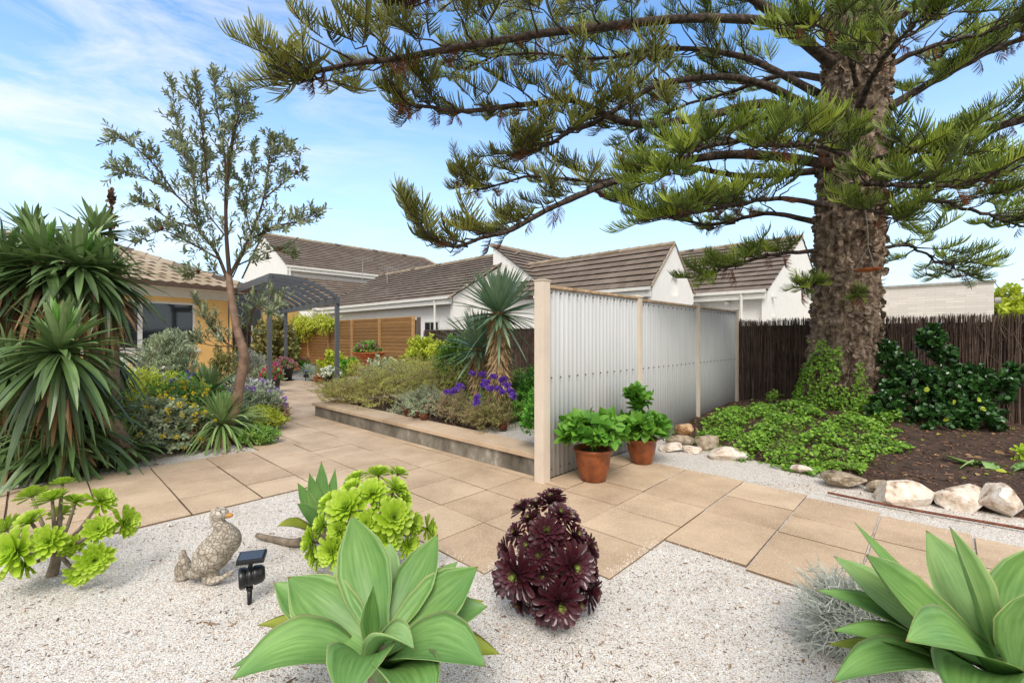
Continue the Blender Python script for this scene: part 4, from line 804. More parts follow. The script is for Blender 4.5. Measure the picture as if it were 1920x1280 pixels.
# spray template: cords curling up from a twig
def sprayT(seed,nc=11,L0=.46,cl=.23,flatn=1.):
    g=np.random.default_rng(seed); V=[];F=[];U=[];n0=0;k=3;m_=4
    for i in range(nc*2+1):
        if i==nc*2: s=.95; sg=0
        else: s=.10+.86*(i//2)/nc; sg=1 if i%2 else -1
        base=np.array([s*L0,0,.05*L0*s]); an=math.radians(58-28*s)*sg+g.normal()*.1; l=cl*(1-.35*abs(s-.45))*g.uniform(.8,1.15)
        d=np.array([math.cos(an),math.sin(an)*flatn,.22+g.normal()*.08]); d/=np.linalg.norm(d); q=np.linspace(0,1,m_)
        P=base+d*(l*q)[:,None]; P[:,2]+=l*.62*q**2; tt=u3(np.gradient(P,axis=0)); ref=np.array([0,0,1.]); X=u3(np.cross(tt,ref)); Yv=np.cross(tt,X); r=np.array([.0075,.0095,.0088,.0048])
        for a in range(m_):
            for b in range(k): th=b*2.0944; V.append(P[a]+r[a]*(math.cos(th)*X[a]+math.sin(th)*Yv[a])); U.append((0,a/(m_-1)))
        for a in range(m_-1):
            for b in range(k): b2=(b+1)%k; F.append((n0+a*k+b,n0+a*k+b2,n0+(a+1)*k+b2,n0+(a+1)*k+b))
        n0+=m_*k
    return np.array(V),np.array(F),np.array(U)
SPR=[sprayT(s) for s in range(5)]
def limb(pts,r0,r1,mat,tw0=.25,twl=(.45,1.0),dens=7.5,seed=0,sc=1.,updir=.12,dead=.03,tips=True,dropb=0.):
    P=smoothline([at(*p) for p in pts],60); 
    # real limbs leave the trunk: start inside it
    m=MB(); wob=np.array([[noise.noise(Vector((x*1.5+seed,k,0)))*.05 for k in range(3)] for x in np.linspace(0,8,60)]); P=P+wob*np.linspace(.3,1,60)[:,None]
    tr=np.linspace(0,1,60); m.tube(P,(.78*r0+(r1-.78*r0)*tr**.7)*(1+.10*np.array([noise.noise(Vector((x*9+seed,3,0))) for x in np.linspace(0,8,60)])),10)
    ln=np.linalg.norm(np.diff(P,axis=0),axis=1).sum(); nt=int(ln*dens*(1.0 if mat==OL else 1.25)*(1-tw0)); dead=.20 if mat==OL else .08; tg=u3(np.gradient(P,axis=0))
    fol=MB(); fo2=MB(); SM=[[],[],[],[],[]]; SP=[[],[],[],[],[]]; twP=[]; deadP=[]
    def addspray(p,d,s):
        up=u3(np.array([rng.normal()*.25,rng.normal()*.25,1.])); Fm=frame(d[None],up[None])[0]*s; k=rng.integers(5); SM[k].append(Fm); SP[k].append(p)
    for q in range(nt):
        t=tw0+(1-tw0)*((q+rng.random())/nt); i=min(59,int(t*59)); p=P[i]; T=tg[i]; sd=u3(np.cross(T,[0,0,1.]))*(1 if q%2 else -1)
        d=u3(T*rnd(.45,.9)+sd*rnd(.5,1.1)+np.array([0,0,rnd(-.12,.22)+updir])); L_=rnd(*twl)*(1-.55*max(0,t-.5)*1.3)*sc
        s=np.linspace(0,1,5); Q=p+d*(L_*s)[:,None]; Q[:,2]+=L_*(.18*s**2-.10*s)*rnd(.3,1.4); Q+=rng.normal(size=(5,3))*.022
        twP.append(Q)
        ns=max(1,int(L_/(.20 if mat==OL else .18)))
        if rng.random()<dead: ns=0
        for a in range(ns):
            u=.35+.65*(a+rng.random()*.6)/ns; pt=Q[0]+(Q[-1]-Q[0])*min(u,1); sd2=u3(np.cross(d,[0,0,1.]))*(1 if a%2 else -1); addspray(pt,u3(d*.85+sd2*rnd(.2,.8)+np.array([0,0,rnd(0,.35)])),rnd(.42,.8)*sc)
        if ns: addspray(Q[-1]-d*.06,u3(Q[-1]-Q[-2]),rnd(.5,.85)*sc)
    if tips:
        for k in range(7): i=59-k*2; addspray(P[i]-tg[i]*.1,u3(tg[i]+rng.normal(size=3)*.35+np.array([0,0,.3])),rnd(.6,.85)*sc)
    o=m.build('limb',M['limb'],pine,smooth=True)
    tm=MB(); tm.tubes(np.array(twP),np.array([.016,.012,.009,.007,.004])*sc,5)
    for k in range(5):
        if SP[k]:
            Mx=np.array(SM[k]); PP=np.array(SP[k]); fol.inst(SPR[k],Mx,PP)
            e=PP+Mx[:,:,0]*.44; tm.tubes(np.stack([PP,(PP+e)/2+[0,0,.004],e],1),np.array([.007,.006,.004]),3)
    tm.build('twigs',M['limb'],o); fol.build('foliage',M[mat],o)
    # hanging dead brown bits
    nd_=max(2,int(ln*2)); D=P[rng.integers(15,60,nd_)]; dd=MB(); dd.inst(SPR[0],frame(u3(rng.normal(size=(nd_,3))*.4+[0,0,-1.]),rdir(nd_))*(rnd(.25,.5,nd_))[:,None,None],D-[0,0,.02]); dd.build('dead_twigs',M['pine_dead'],o)
OL,GN='pine_olive','pine_green'
limb([(1560,120,7.1),(1480,60,6.8),(1400,36,6.5),(1200,42,6.0),(1000,66,5.6),(850,92,5.3),(700,115,5.05),(600,133,4.9),(575,146,4.8),(545,143,4.75)],.115,.012,OL,.30,(.4,.85),7,1)
limb([(1500,60,6.9),(1350,-30,6.4),(1180,-20,5.9),(980,-30,5.4),(800,-25,5.0),(770,-15,4.95),(725,0,4.9)],.085,.012,OL,.25,(.4,.9),6.5,2,updir=-.1)
limb([(1550,250,7.1),(1440,196,7.0),(1290,225,6.7),(1180,232,6.4),(1080,190,6.1),(980,197,5.9),(850,207,5.7),(770,193,5.6),(735,172,5.6)],.11,.010,OL,.30,(.35,.75),8,3)
limb([(1560,310,7.2),(1420,290,6.9),(1300,298,6.6),(1180,330,6.3),(1060,378,6.0),(960,428,5.8),(880,455,5.7),(835,460,5.65),(800,440,5.6)],.11,.008,OL,.25,(.35,.8),7.5,4)
limb([(1540,210,7.2),(1400,150,7.0),(1250,155,6.7),(1140,215,6.4),(1060,252,6.2),(1000,283,6.1),(970,285,6.0)],.09,.010,OL,.22,(.35,.8),8,5)
limb([(1540,320,7.5),(1400,330,7.7),(1250,310,7.8),(1120,340,7.7),(1000,330,7.6),(900,355,7.5),(860,335,7.5)],.08,.008,OL,.2,(.4,.9),7,6)
limb([(1540,180,7.6),(1400,110,8.0),(1250,90,8.2),(1120,110,8.3),(980,100,8.3),(850,130,8.3)],.09,.010,GN,.2,(.5,1.0),7.5,7)
limb([(1550,385,7.0),(1460,372,6.6),(1380,385,6.2),(1300,400,5.9),(1245,412,5.7)],.06,.008,GN,.25,(.35,.7),9,8)
limb([(1545,290,7.0),(1450,262,6.5),(1360,268,6.0),(1290,290,5.7),(1240,330,5.5)],.07,.008,GN,.15,(.35,.75),9,9)
limb([(1530,470,7.3),(1450,478,7.2),(1380,497,7.1),(1310,518,7.0)],.05,.006,GN,.15,(.3,.55),11,10,.85)
limb([(1545,532,7.0),(1520,535,6.75),(1500,540,6.65)],.02,.005,GN,.3,(.12,.2),22,11,.55,tips=False)
limb([(1600,545,6.9),(1603,550,6.6),(1610,555,6.45)],.02,.005,GN,.5,(.10,.14),22,12,.4,tips=False)
limb([(1640,470,7.3),(1700,460,7.2),(1760,490,7.1),(1820,515,7.0)],.05,.006,GN,.2,(.35,.7),9,13,.9)
limb([(1650,400,7.4),(1740,375,7.2),(1840,400,7.0),(1930,430,6.9)],.07,.010,GN,.15,(.4,.8),9,14)
limb([(1660,300,7.4),(1760,262,7.3),(1880,235,7.2),(2020,190,7.1),(2150,150,7.0)],.14,.03,GN,.2,(.5,1.0),7,15)
limb([(1640,220,7.5),(1720,170,7.6),(1830,110,7.7),(1950,60,7.8),(2100,10,7.9)],.11,.03,GN,.15,(.5,1.0),7.5,16)
limb([(1650,330,7.6),(1780,330,7.9),(1920,350,8.2),(2080,370,8.4)],.08,.02,GN,.15,(.5,.9),8,17)
limb([(1600,330,6.8),(1640,300,6.1),(1700,285,5.5),(1770,285,5.1)],.06,.010,GN,.25,(.35,.7),9,18,.9)
limb([(1590,370,6.8),(1600,350,6.2),(1640,345,5.7),(1700,350,5.3),(1800,345,5.1),(1900,320,5.0)],.06,.010,GN,.2,(.35,.7),9,19,.9)
limb([(1590,300,6.8),(1560,280,6.2),(1500,270,5.7),(1420,275,5.3)],.06,.010,GN,.25,(.3,.6),9,20,.9)
limb([(1610,200,6.8),(1650,120,6.0),(1700,60,5.4),(1760,20,5.0)],.07,.010,GN,.2,(.35,.7),8,21,.9)
limb([(1590,390,6.8),(1610,385,6.2),(1650,400,5.7),(1700,410,5.4)],.05,.008,GN,.2,(.3,.55),10,22,.85)
limb([(1560,60,7.2),(1460,-20,7.0),(1350,-60,6.9),(1200,-80,6.8)],.10,.02,GN,.1,(.6,1.1),7,23)
limb([(1640,60,7.4),(1740,0,7.3),(1850,-50,7.2),(1980,-60,7.2)],.10,.02,GN,.1,(.6,1.1),7,24)
limb([(1560,150,7.9),(1470,140,8.6),(1380,170,9.2),(1280,200,9.6),(1180,250,9.8)],.09,.015,GN,.2,(.6,1.1),7,25)
limb([(1545,420,7.6),(1440,400,8.2),(1340,420,8.6),(1220,400,8.8),(1150,370,8.9)],.07,.012,GN,.2,(.5,.9),7,26)
limb([(1605,160,6.85),(1590,100,6.3),(1545,55,5.8),(1500,40,5.5)],.05,.008,GN,.2,(.3,.6),9,31,.9)
limb([(1610,60,6.85),(1650,25,6.3),(1650,-30,5.7)],.05,.008,GN,.2,(.3,.6),9,32,.9)
limb([(1650,130,7.2),(1740,90,6.9),(1850,60,6.7),(1960,20,6.6)],.07,.01,GN,.2,(.4,.8),8,34)
# ---- hanging bird feeder ----
fd=thing('bird_feeder','orange terracotta dish hanging on chains in front of the pine trunk','bird feeder',at(1628,505,6.3),'hanging things')
del fd['group']
fc=at(1628,506,6.3); m=MB(); m.lathe([(.0,-.02),(.09,-.018),(.145,.0),(.155,.018),(.14,.016),(.09,-.004),(0,-.006)],fc,26); m.build('dish',M['terra2'],fd,smooth=True)
m=MB(); top=at(1626,420,6.3)
for k in range(3):
    an=k*2.094+.4; e=fc+[.14*math.cos(an),.14*math.sin(an),.01]; s=np.linspace(0,1,10)[:,None]; mid=fc+[0,0,.32]; P=e+(mid-e)*s; m.tube(P,.0045,5)
m.tube(smoothline([fc+[0,0,.32],top,top+[0,.1,.5]],12),.006,5); m.build('chain',M['conc'],fd)
# ---- ivy around the trunk and over the mound ----
def s_ivy():
    while True:
        a=rnd(2.0,6.2);b=rnd(-3.0,-.15); f=soilfront(b)
        e=((a-3.7)/2.0)**2+((b+1.45)/1.15)**2
        if a>f-.15 and e<1+.35*noise.noise(Vector((a*2,b*2,0))) and noise.noise(Vector((a*2.6,b*2.6,3)))+.4*noise.noise(Vector((a*7,b*7,5)))>-.22: return a,b
m=MB(); n=15000; ab=np.array([s_ivy() for _ in range(n)]); hgt=np.array([.20*max(0,noise.noise(Vector((a*3,b*3,7)))+.35) for a,b in ab])
P=np.array([W(a,b,soilz(a,b)) for a,b in ab]); P[:,2]+=rng.random(n)**.7*hgt+.015
m.inst(T_round,frame(u3(rng.normal(size=(n,3))*[1,1,.4]),u3(rng.normal(size=(n,3))*.45+[-.1,-.25,1]))*(rnd(.016,.050,n))[:,None,None],P)
tw=MB(); n=1500; ab=np.array([s_ivy() for _ in range(n)]); Q=np.array([W(a,b,soilz(a,b)+.02) for a,b in ab]); D=u3(rng.normal(size=(n,3))*[1,1,.1]); tw.tubes(np.stack([Q,Q+D*.08+[0,0,.05],Q+D*.2],1),.0022,3)
o=thing('ivy_ground_cover','bright green ivy ground cover spreading over the mound below the pine','ground cover',W(3.9,-1.3,.2),kind='stuff'); m.build('leaves',M['ivy'],o); tw.build('stems',M['twig'],o)
o=thing('climbing_ivy','green ivy climbing up the left side of the pine trunk','climbing plant',(4.9,6.9,.3)); m=MB(); n=3600
z=.15+rng.random(n)**1.5*1.25; t=np.radians(rnd(150,270,n)+ (z-.6)*-12); wgt=rng.random(n); rr=(.395*(1-.010*z)+.30*np.exp(-z/.45))+.09+rng.random(n)*.14*np.exp(-z)
keep=np.array([noise.noise(Vector((q*3,zz*2.2,1)))+.55-zz*.42-.9*max(0,abs(q-3.5)-.5)*zz>0 for q,zz in zip(t,z)]); z,t,rr=z[keep],t[keep],rr[keep]; n=len(z)
C=np.array([trunk_c(q) for q in z]); nr=np.stack([np.cos(t),np.sin(t),np.zeros(n)],1); m.inst(T_round,frame(u3(rng.normal(size=(n,3))*.7+[0,0,-.2]),u3(nr+rng.normal(size=(n,3))*.5+[0,0,.6]))*(rnd(.022,.045,n))[:,None,None],C+nr*rr[:,None]); m.build('foliage',M['ivy'],o)
m=MB()
for k in range(14):
    t0=R_(rnd(165,250)); zz=np.linspace(.1,rnd(.7,1.3),9); P=[]
    for q in zz: rr_=.395*(1-.010*q)+.26*math.exp(-q/.45)+.07; a_=t0+.15*math.sin(q*4+k); P.append(trunk_c(q)+[rr_*math.cos(a_),rr_*math.sin(a_),0])
    m.tube(P,.006,5,False)
m.build('stem',M['twig'],o)
# ---- glossy shrub right of the trunk ----
o=thing('glossy_shrub','dark glossy leaved sprawling shrub between the pine trunk and the brushwood','shrub',(6.7,6.6,.1)); fol=MB();tw=MB()
blobs=[(1790,755,6.35,.48,.34,260),(1720,740,6.5,.5,.42,280),(1850,735,6.3,.34,.22,120),(1690,705,6.7,.28,.33,110),(1665,665,6.9,.16,.2,45),(1755,790,6.1,.42,.2,130),(1830,790,6.0,.35,.18,90),(1660,765,6.4,.25,.2,70),(1745,640,6.8,.20,.24,80),(1770,670,6.8,.2,.18,50),(1880,715,6.4,.25,.14,50),(1915,695,6.5,.2,.1,35),(1800,720,6.5,.45,.28,140)]
base=np.array([6.7,6.75,.15])
for (x,y,Yd,rx,rz,ns) in blobs:
    c=at(x,y,Yd); S,E=ell_shoots(c,[rx*.9,rx*.65,rz],int(ns*.7),.14,low=-.6,lump=.15); shoots(fol,tw,S,E,9,T_round,.062,.8,us=None)
    tw.tube(smoothline([base+rng.normal(size=3)*[.1,.1,0],(base+c)/2+[0,0,.05],c],7),np.linspace(.014,.006,7),5)
fol.build('foliage',M['glossy'],o); tw.build('stem',M['twig'],o)
m=MB(); P=[at(x,y,5.85)+rng.normal(size=3)*.02 for x,y in((1792,752),(1835,742),(1838,765),(1768,788),(1735,722))]; m.inst(T_round,frame(rdir(5),u3(np.tile([[0,-1,.5]],(5,1))+rng.normal(size=(5,3))*.2))*.07,np.array(P)); m.build('yellow_leaves',M['limeleaf'],o)
# ---- rocks edging the soil ----
def rock(px,py,w,h,mat,label,Yd=None,rot=0,dd=.75):
    # px,py = centre bottom of the rock
    c=gr(px,py,-.01) if Yd is None else at(px,py,Yd); s=c[1]/853; a=w*s/2; hh=h*s*1.0
    bm=bmesh.new(); bmesh.ops.create_icosphere(bm,subdivisions=4,radius=1); sd_=rng.random()*50; pls=[(Vector(rdir(1)[0]),float(rng.uniform(.62,.92))) for _ in range(13)]
    for v in bm.verts:
        p=v.co.copy(); q=[math.copysign(abs(x)**.62,x) for x in p]; k=1+.22*noise.noise(p*1.3+Vector((sd_,0,0)))+.10*noise.noise(p*3.2+Vector((0,sd_,0)))+.045*noise.noise(p*8+Vector((sd_,2,0)))
        p3_=Vector(q)*k
        for pn,pd in pls:
            e_=p3_.dot(pn)-pd
            if e_>0: p3_=p3_-pn*e_*.92
        q=[x/k for x in p3_]
        v.co=Vector((q[0]*k*a,q[1]*k*a*dd,(q[2]*k*.55+.38)*hh))
    ca,sa=math.cos(rot),math.sin(rot); V=np.array([[v.co.x*ca-v.co.y*sa,v.co.x*sa+v.co.y*ca,v.co.z] for v in bm.verts])+c+[0,a*.45,0]; m=MB(); bm.verts.index_update(); m.add(V,np.array([[v.index for v in f.verts] for f in bm.faces]),(.5,.5)); bm.free()
    ORG['_']=None; o=m.build('rock',M[mat],None); o.data.transform(__import__('mathutils').Matrix.Translation(-Vector(c))); o.location=Vector(c)
    tag(o,label,'rock','rocks edging the soil bed')
rock(1712,948,113,45,'rock1','largest white quartz rock in front of the mulch, left of the pinkish one')
rock(1820,957,90,45,'rock1','pinkish white block shaped rock between two white rocks at the right')
rock(1898,968,89,59,'rock1','white rock cut off by the right edge, lower of two',None,.2)
rock(1905,930,66,31,'rock1','smaller white rock at the right edge, behind the lower one',4.35)
rock(1592,915,80,30,'rock3','brown ochre rock partly covered by ivy leaves',None,-.1)
rock(1585,872,73,21,'rock3','flat grey rock with orange patches inside the ivy',5.1)
rock(1655,925,45,26,'rock3','small tan rock between the ochre rock and largest white rock')
rock(1508,888,37,18,'rock1','small pale rock peeking from the ivy edge')
rock(1371,862,70,23,'rock1','long low white rock left of the ivy')
rock(1329,842,48,26,'rock3','tan grey upright rock beside the long white rock',None,.4)
rock(1283,838,61,23,'rock3','layered dark grey rock just right of the second pot')
rock(1286,815,37,20,'rock2','small ochre topped rock highest behind the layered rock',6.1)
rock(1262,846,48,14,'rock1','flat white rock nearest to the second pot')
rock(1305,850,41,12,'rock1','low white rock in front of the layered grey rock')
# rusty rod
m=MB(); m.tube(smoothline([gr(1552,923,.02),gr(1700,953,.015),gr(1930,993,.015),gr(2100,1030,.015)],20),.011,8); o=m.build('steel_rod',M['rust']); tag(o,'rusty brown steel rod lying on the white gravel strip','rod')
# fallen agave leaves on mulch
def fallen(pts,w,label,mt='agave_old',rollw=.5):
    P=smoothline([at(*p) for p in pts],14); m=MB(); s=np.linspace(0,1,14); wd=w*np.interp(s,[0,.1,.5,.85,1],[.5,.8,1,.6,.03]); t=u3(np.gradient(P,axis=0)); S_=u3(np.cross(t,[0,0,1.]))
    ang=np.sin(s*5+1)*rollw; S2=S_*np.cos(ang)[:,None]+np.array([0,0,1.])*np.sin(ang)[:,None]; Nn=np.cross(S2,t); k=5; q=np.linspace(-1,1,k)
    top=P[:,None]+S2[:,None]*(wd[:,None]*q/2)[:,:,None]+Nn[:,None]*(.12*wd[:,None]*q**2)[:,:,None]; bot=top[:,1:-1]-Nn[:,None]*.004
    V=np.concatenate([top,bot[:,::-1]],1); kk=V.shape[1]; i=np.arange(13)[:,None]*kk; j=np.arange(kk)[None]; j2=(j+1)%kk; F=np.stack([i+j,i+j2,i+kk+j2,i+kk+j],-1).reshape(-1,4)
    m.add(V.reshape(-1,3),F,np.stack([np.tile(np.concatenate([q,q[1:-1][::-1]]),14),np.repeat(s,kk)],1)); return tag(m.build('fallen_leaf',M[mt],None,True),label,'leaf','fallen agave leaves')
fallen([(1690,848,5.35),(1740,842,5.4),(1790,848,5.4),(1832,858,5.3)],.13,'green fallen agave leaf with orange tip lying nearest to the glossy shrub','agave_pale',.2)
fallen([(1895,885,4.6),(1840,878,4.65),(1800,866,4.7),(1768,852,4.85)],.16,'curled green fallen agave leaf in the middle of the mulch','agave')
fallen([(1795,880,4.55),(1820,868,4.65),(1850,872,4.6),(1880,890,4.45),(1900,892,4.4)],.14,'fallen agave leaf folded over the curled one','agave_pale',.8)
fallen([(1960,880,4.5),(1930,875,4.5),(1905,882,4.5),(1885,892,4.5)],.17,'greyish fallen agave leaf at the right edge behind white rocks','agave',.6)
o=thing('small_aeonium','small bright green rosette plant at the right edge of the mulch','succulent',at(1925,880,4.9)); m=MB()
for x,y in((1918,845),(1935,860),(1912,868)): rosette(m,at(x,y,4.8),(-.4,-.6,.7),.10,30)
m.build('leaves',M['lime_aeon'],o); m=MB(); m.tube([at(1930,885,4.9),at(1922,860,4.85)],.012,6); m.build('stem',M['greystem'],o)
for (x,y,l) in((1505,842,'small grey-green tuft in the ivy, left of two'),(1590,828,'small grey-green tuft in the ivy, right of two')):
    c=at(x,y,6.0 if x<1550 else 6.2); o=thing('tuft_plant',l,'plant',c,'grey-green tufts in the ivy'); m=MB(); n=70; d=u3(rng.normal(size=(n,3))*.35+[0,0,1.]); s=np.linspace(0,1,5); P=c-[0,0,.05]+d[:,None]*(rnd(.15,.3,n)[:,None]*s)[:,:,None]; m.ribbons(P,.008*np.array([1,1,.8,.5,.1]),rdir(n)); m.build('foliage',M['greygreen'],o)

# ---- terracotta pots with hydrangeas ----
def pot(o,c,r,h,mat='terracotta',prof=None,name='pot'):
    p=prof or [(r*.66,0),(r*.72,.01),(r*.90,h*.40),(r*.99,h*.75),(r*1.0,h*.88),(r*1.08,h*.90),(r*1.10,h*.96),(r*1.05,h),(r*.96,h*.97),(r*.93,h*.86)]
    m=MB(); m.lathe(p,c,36); q=m.build(name,M[mat],o,True); s=MB(); s.lathe([(r*.94,h*.855),(0.0001,h*.90)],c,24); s.build('potting_soil',M['dirt'],o); return q
def hydr(px,py,Yd,r,h,label,shape):
    c=at(px,py,Yd); c[2]=0.004; o=thing('potted_hydrangea',label,'potted plant',c,'hydrangeas in terracotta pots'); pot(o,c,r,h); fol=MB();tw=MB()
    for (dx,dz,rx,rz,n) in shape:
        cc=c+[dx,0,h+dz]; S,E=ell_shoots(cc,[rx,rx*.85,rz],n,.10,up=.4,low=-.2,lump=.1); shoots(fol,tw,S,E,6,T_ov,.135,1.1,.25,.003,from_=.4)
        for k in range(5): tw.tube(smoothline([c+[rng.normal()*.04,rng.normal()*.04,h*.85],(c+[0,0,h]+cc)/2,cc+rng.normal(size=3)*.04],6),.005,5)
    fol.build('foliage',M['hydrangea'],o,True); tw.build('stem',M['freshgreen'],o)
hydr(1112,901,4.62,.180,.325,'hydrangea with broad leaves in the nearer larger terracotta pot',[(0,.13,.27,.15,85)])
hydr(1203,868,5.25,.165,.29,'hydrangea with one tall shoot in the terracotta pot nearer the rocks',[(.02,.10,.24,.12,60),(-.04,.30,.05,.10,6),(-.04,.43,.10,.09,15)])
# ---- herb in timber planter on the capping ----
c=W(.30,.20,.236); o=thing('potted_herb','leafy fresh green herb in small timber box beside the tall cream post','potted plant',c); m=MB(); m.box(c+[0,0,.065],(.15,.15,.13),AX); m.build('planter',M['planter'],o,bevel=.004)
fol=MB();tw=MB(); cc=c+[-.03,.03,.38]; S,E=ell_shoots(cc,[.21,.2,.27],230,.12,low=-.8); shoots(fol,tw,S,E,10,T_round,.026,1.1); tw.tubes(np.stack([np.tile(c+[0,0,.1],(30,1)),(np.tile(c+[0,0,.1],(30,1))+S[:30])/2+[0,0,.04],S[:30]],1),.003,4); fol.build('foliage',M['freshgreen'],o); tw.build('stem',M['freshgreen'],o)

# ---- agaves ----
AGC={}
def agave(name,label,cat,c,leaves,stem=.05):
    o=thing(name,label,cat,(c[0],c[1],0)); 
    for L_ in leaves:
        m=MB(); base,tip,w_,up,bend=L_[:5]; kw=L_[5] if len(L_)>5 else {}; mt=kw.pop('mat','agave'); agleaf(m,base,tip,w_,up,bend,**kw); m.build('leaf',M[mt],o,True)
    m=MB(); m.tube(smoothline([(c[0],c[1],-.03),(c[0]+.01,c[1]+.02,c[2]*.5),c],8),np.linspace(stem*.8,stem,8),12); m.build('stem',M['greystem'],o,True); return o
c=at(706,1212,1.66); b=lambda dx,dy,dz=0.:c+np.array([dx,dy,dz])
AL=[ (b(0,.03,.02),at(658,964,1.86),.172,(.1,-1,.5),-.10),
 (b(.02,.03,.0),at(818,1000,1.86),.155,(-.5,-.9,.5),-.10),
 (b(.03,.0,-.0),at(893,1060,1.74),.178,(-.6,-.8,.7),-.10),
 (b(.04,.03,-.04),at(916,1140,1.78),.150,(-.3,-.5,1),.10),
 (b(.03,-.02,-.04),at(913,1262,1.47),.185,(-.1,-.1,1),.18),
 (b(-.02,.0,.0),at(541,1080,1.72),.178,(.7,-.8,.6),-.10),
 (b(-.03,.04,-.02),at(514,1090,1.86),.150,(.6,-.6,.7),-.06),
 (b(-.03,-.02,-.05),at(432,1290,1.48),.190,(.1,-.1,1),.22),
 (b(-.03,.03,-.08),at(430,1262,1.72),.150,(.2,0,1),.12),
 (b(-.01,-.04,-.02),at(640,1345,1.28),.175,(.0,.5,1),.20),
 (b(0,-.01,.0),at(700,1098,1.64),.060,(0,-1,.2),.0,dict(cup=.75,thick=.5)),
 (b(-.02,-.05,-.02),at(778,1228,1.46),.085,(-.2,.2,1),.22,dict(cup=.4,mat='agave_pale')),
 (b(.05,.05,-.08),at(938,1232,1.80),.120,(0,-.2,1),.12,dict(mat='agave_old')),
 (b(.05,.08,-.05),at(908,1128,2.02),.120,(-.2,-.3,1),.05,dict(mat='agave_old')),
 (b(.05,.10,-.0),at(858,1052,2.08),.10,(-.3,-.6,.6),.0),
 (b(.01,.09,.02),at(731,1016,2.02),.100,(0,-1,.3),.0,dict(mat='agave_pale')),
 (b(-.04,.09,-.02),at(625,1060,2.0),.09,(.2,-1,.4),-.05,dict(mat='agave_pale')),
 (b(.03,-.05,-.06),at(800,1380,1.25),.17,(0,.3,1),.18),
 (b(-.04,.06,-.10),at(480,1180,1.95),.12,(.3,-.2,1),.12,dict(mat='agave_old')) ]
agave('agave','large pale green agave with broad smooth leaves at the centre front of the gravel','agave',c,AL)
c=at(1885,1255,1.42); 
AR=[ (b(-.03,.02,.0),at(1569,1040,1.55),.135,(.5,-.8,.7),-.08,dict(mat='agave_pale')),
 (b(-.02,.0,.01),at(1634,1037,1.42),.165,(.6,-.8,.6),-.10,dict(mat='agave')),
 (b(-.02,.06,.02),at(1605,976,1.66),.06,(.5,-.8,.5),-.06),
 (b(.0,.06,.02),at(1740,994,1.62),.170,(.1,-1,.3),-.06,dict(mat='agave_pale')),
 (b(.0,.03,.02),at(1780,986,1.50),.065,(.1,-1,.2),.0,dict(cup=.6,mat='agave_pale')),
 (b(.03,.03,.0),at(1965,1015,1.5),.18,(-.4,-.9,.4),-.08),
 (b(.03,-.03,.0),at(1990,1085,1.32),.20,(-.3,-.7,.6),-.02),
 (b(-.03,-.03,-.03),at(1692,1216,1.22),.155,(.1,-.3,1),.16),
 (b(-.05,.02,-.05),at(1526,1112,1.58),.10,(.2,-.3,1),.10),
 (b(-.05,.0,-.06),at(1556,1190,1.48),.095,(.2,-.2,1),.12,dict(mat='agave')),
 (b(-.05,.02,-.08),at(1549,1213,1.54),.085,(.2,-.1,1),.08,dict(mat='agave_old')),
 (b(-.03,.07,-.02),at(1690,1090,1.75),.13,(.4,-.6,.7),.0),
 (b(-.04,-.03,-.08),at(1560,1300,1.3),.14,(.1,.1,1),.16),(b(.0,-.05,-.05),at(1850,1420,1.05),.18,(0,.4,1),.2) ]
agave('agave','large pale green agave cut off by the lower right corner of the photo','agave',c,AR)
c=at(612,985,3.15); c[2]=.12
AS=[ (b(-.02,.0,.0),at(602,864,3.2),.085,(.0,-1,.3),-.04),(b(-.03,0,0),at(580,886,3.15),.075,(.4,-1,.3),-.05),(b(-.03,0,0),at(558,904,3.1),.08,(.5,-.8,.5),-.05),(b(.02,0,0),at(628,878,3.2),.07,(-.2,-1,.3),-.03),
 (b(-.04,-.02,-.02),at(556,945,3.0),.09,(.5,-.5,.8),.10),(b(-.04,-.03,-.04),at(519,990,2.95),.10,(.1,-.2,1),.16,dict(mat='agave_old')),(b(.03,0,0),at(652,890,3.3),.07,(-.5,-.8,.5),-.05),(b(0,-.03,0),at(600,960,2.95),.07,(0,-1,.5),-.05),(b(.05,.02,-.02),at(690,930,3.4),.08,(-.3,-.4,.8),.08)]
o=agave('agave','small dark green agave on a lying stem behind the central lime succulent','agave',c,AS)
m=MB(); m.tube(smoothline([gr(482,1003,.02),gr(520,1012,.015),gr(560,1016,.03),c],12),np.linspace(.018,.035,12),10); m.build('lying_stem',M['greystem'],o,True)

# ---- tree aeoniums ----
def aeonium(label,base,ros,Rdef,mat,n,hub,T=T_spoon,us=(0,.9),stemr=.014,axc=None,wm=1.):
    o=thing('tree_aeonium',label,'succulent',base); st=MB(); hub=np.asarray(hub,float)
    st.tube(smoothline([base-[0,0,.03],(base+hub)/2+[.01,0,0],hub],6),np.linspace(stemr*2.2,stemr*1.6,6),9)
    for q in ros:
        px,py,Yd=q[:3]; Rr=q[3] if len(q)>3 else Rdef; p=at(px,py,Yd); cc=hub if axc is None else axc
        ax=u3(p-cc+np.array([0,-.05,.05]))+(np.array(q[4]) if len(q)>4 else 0); m=MB(); rosette(m,p,ax,Rr,n,T,us0=us[0],us1=us[1],wmul=wm); m.build('rosette',M[mat],o,True)
        e=p-u3(ax)*Rr*.25; s0=hub+rng.normal(size=3)*.01; mid=s0*.45+e*.55+np.array([0,0,-.03]); st.tube(smoothline([s0,mid,e],7),np.linspace(stemr,stemr*.6,7),7)
    st.build('stem',M['greystem'],o,True); return o
base=gr(95,1078,-.01)
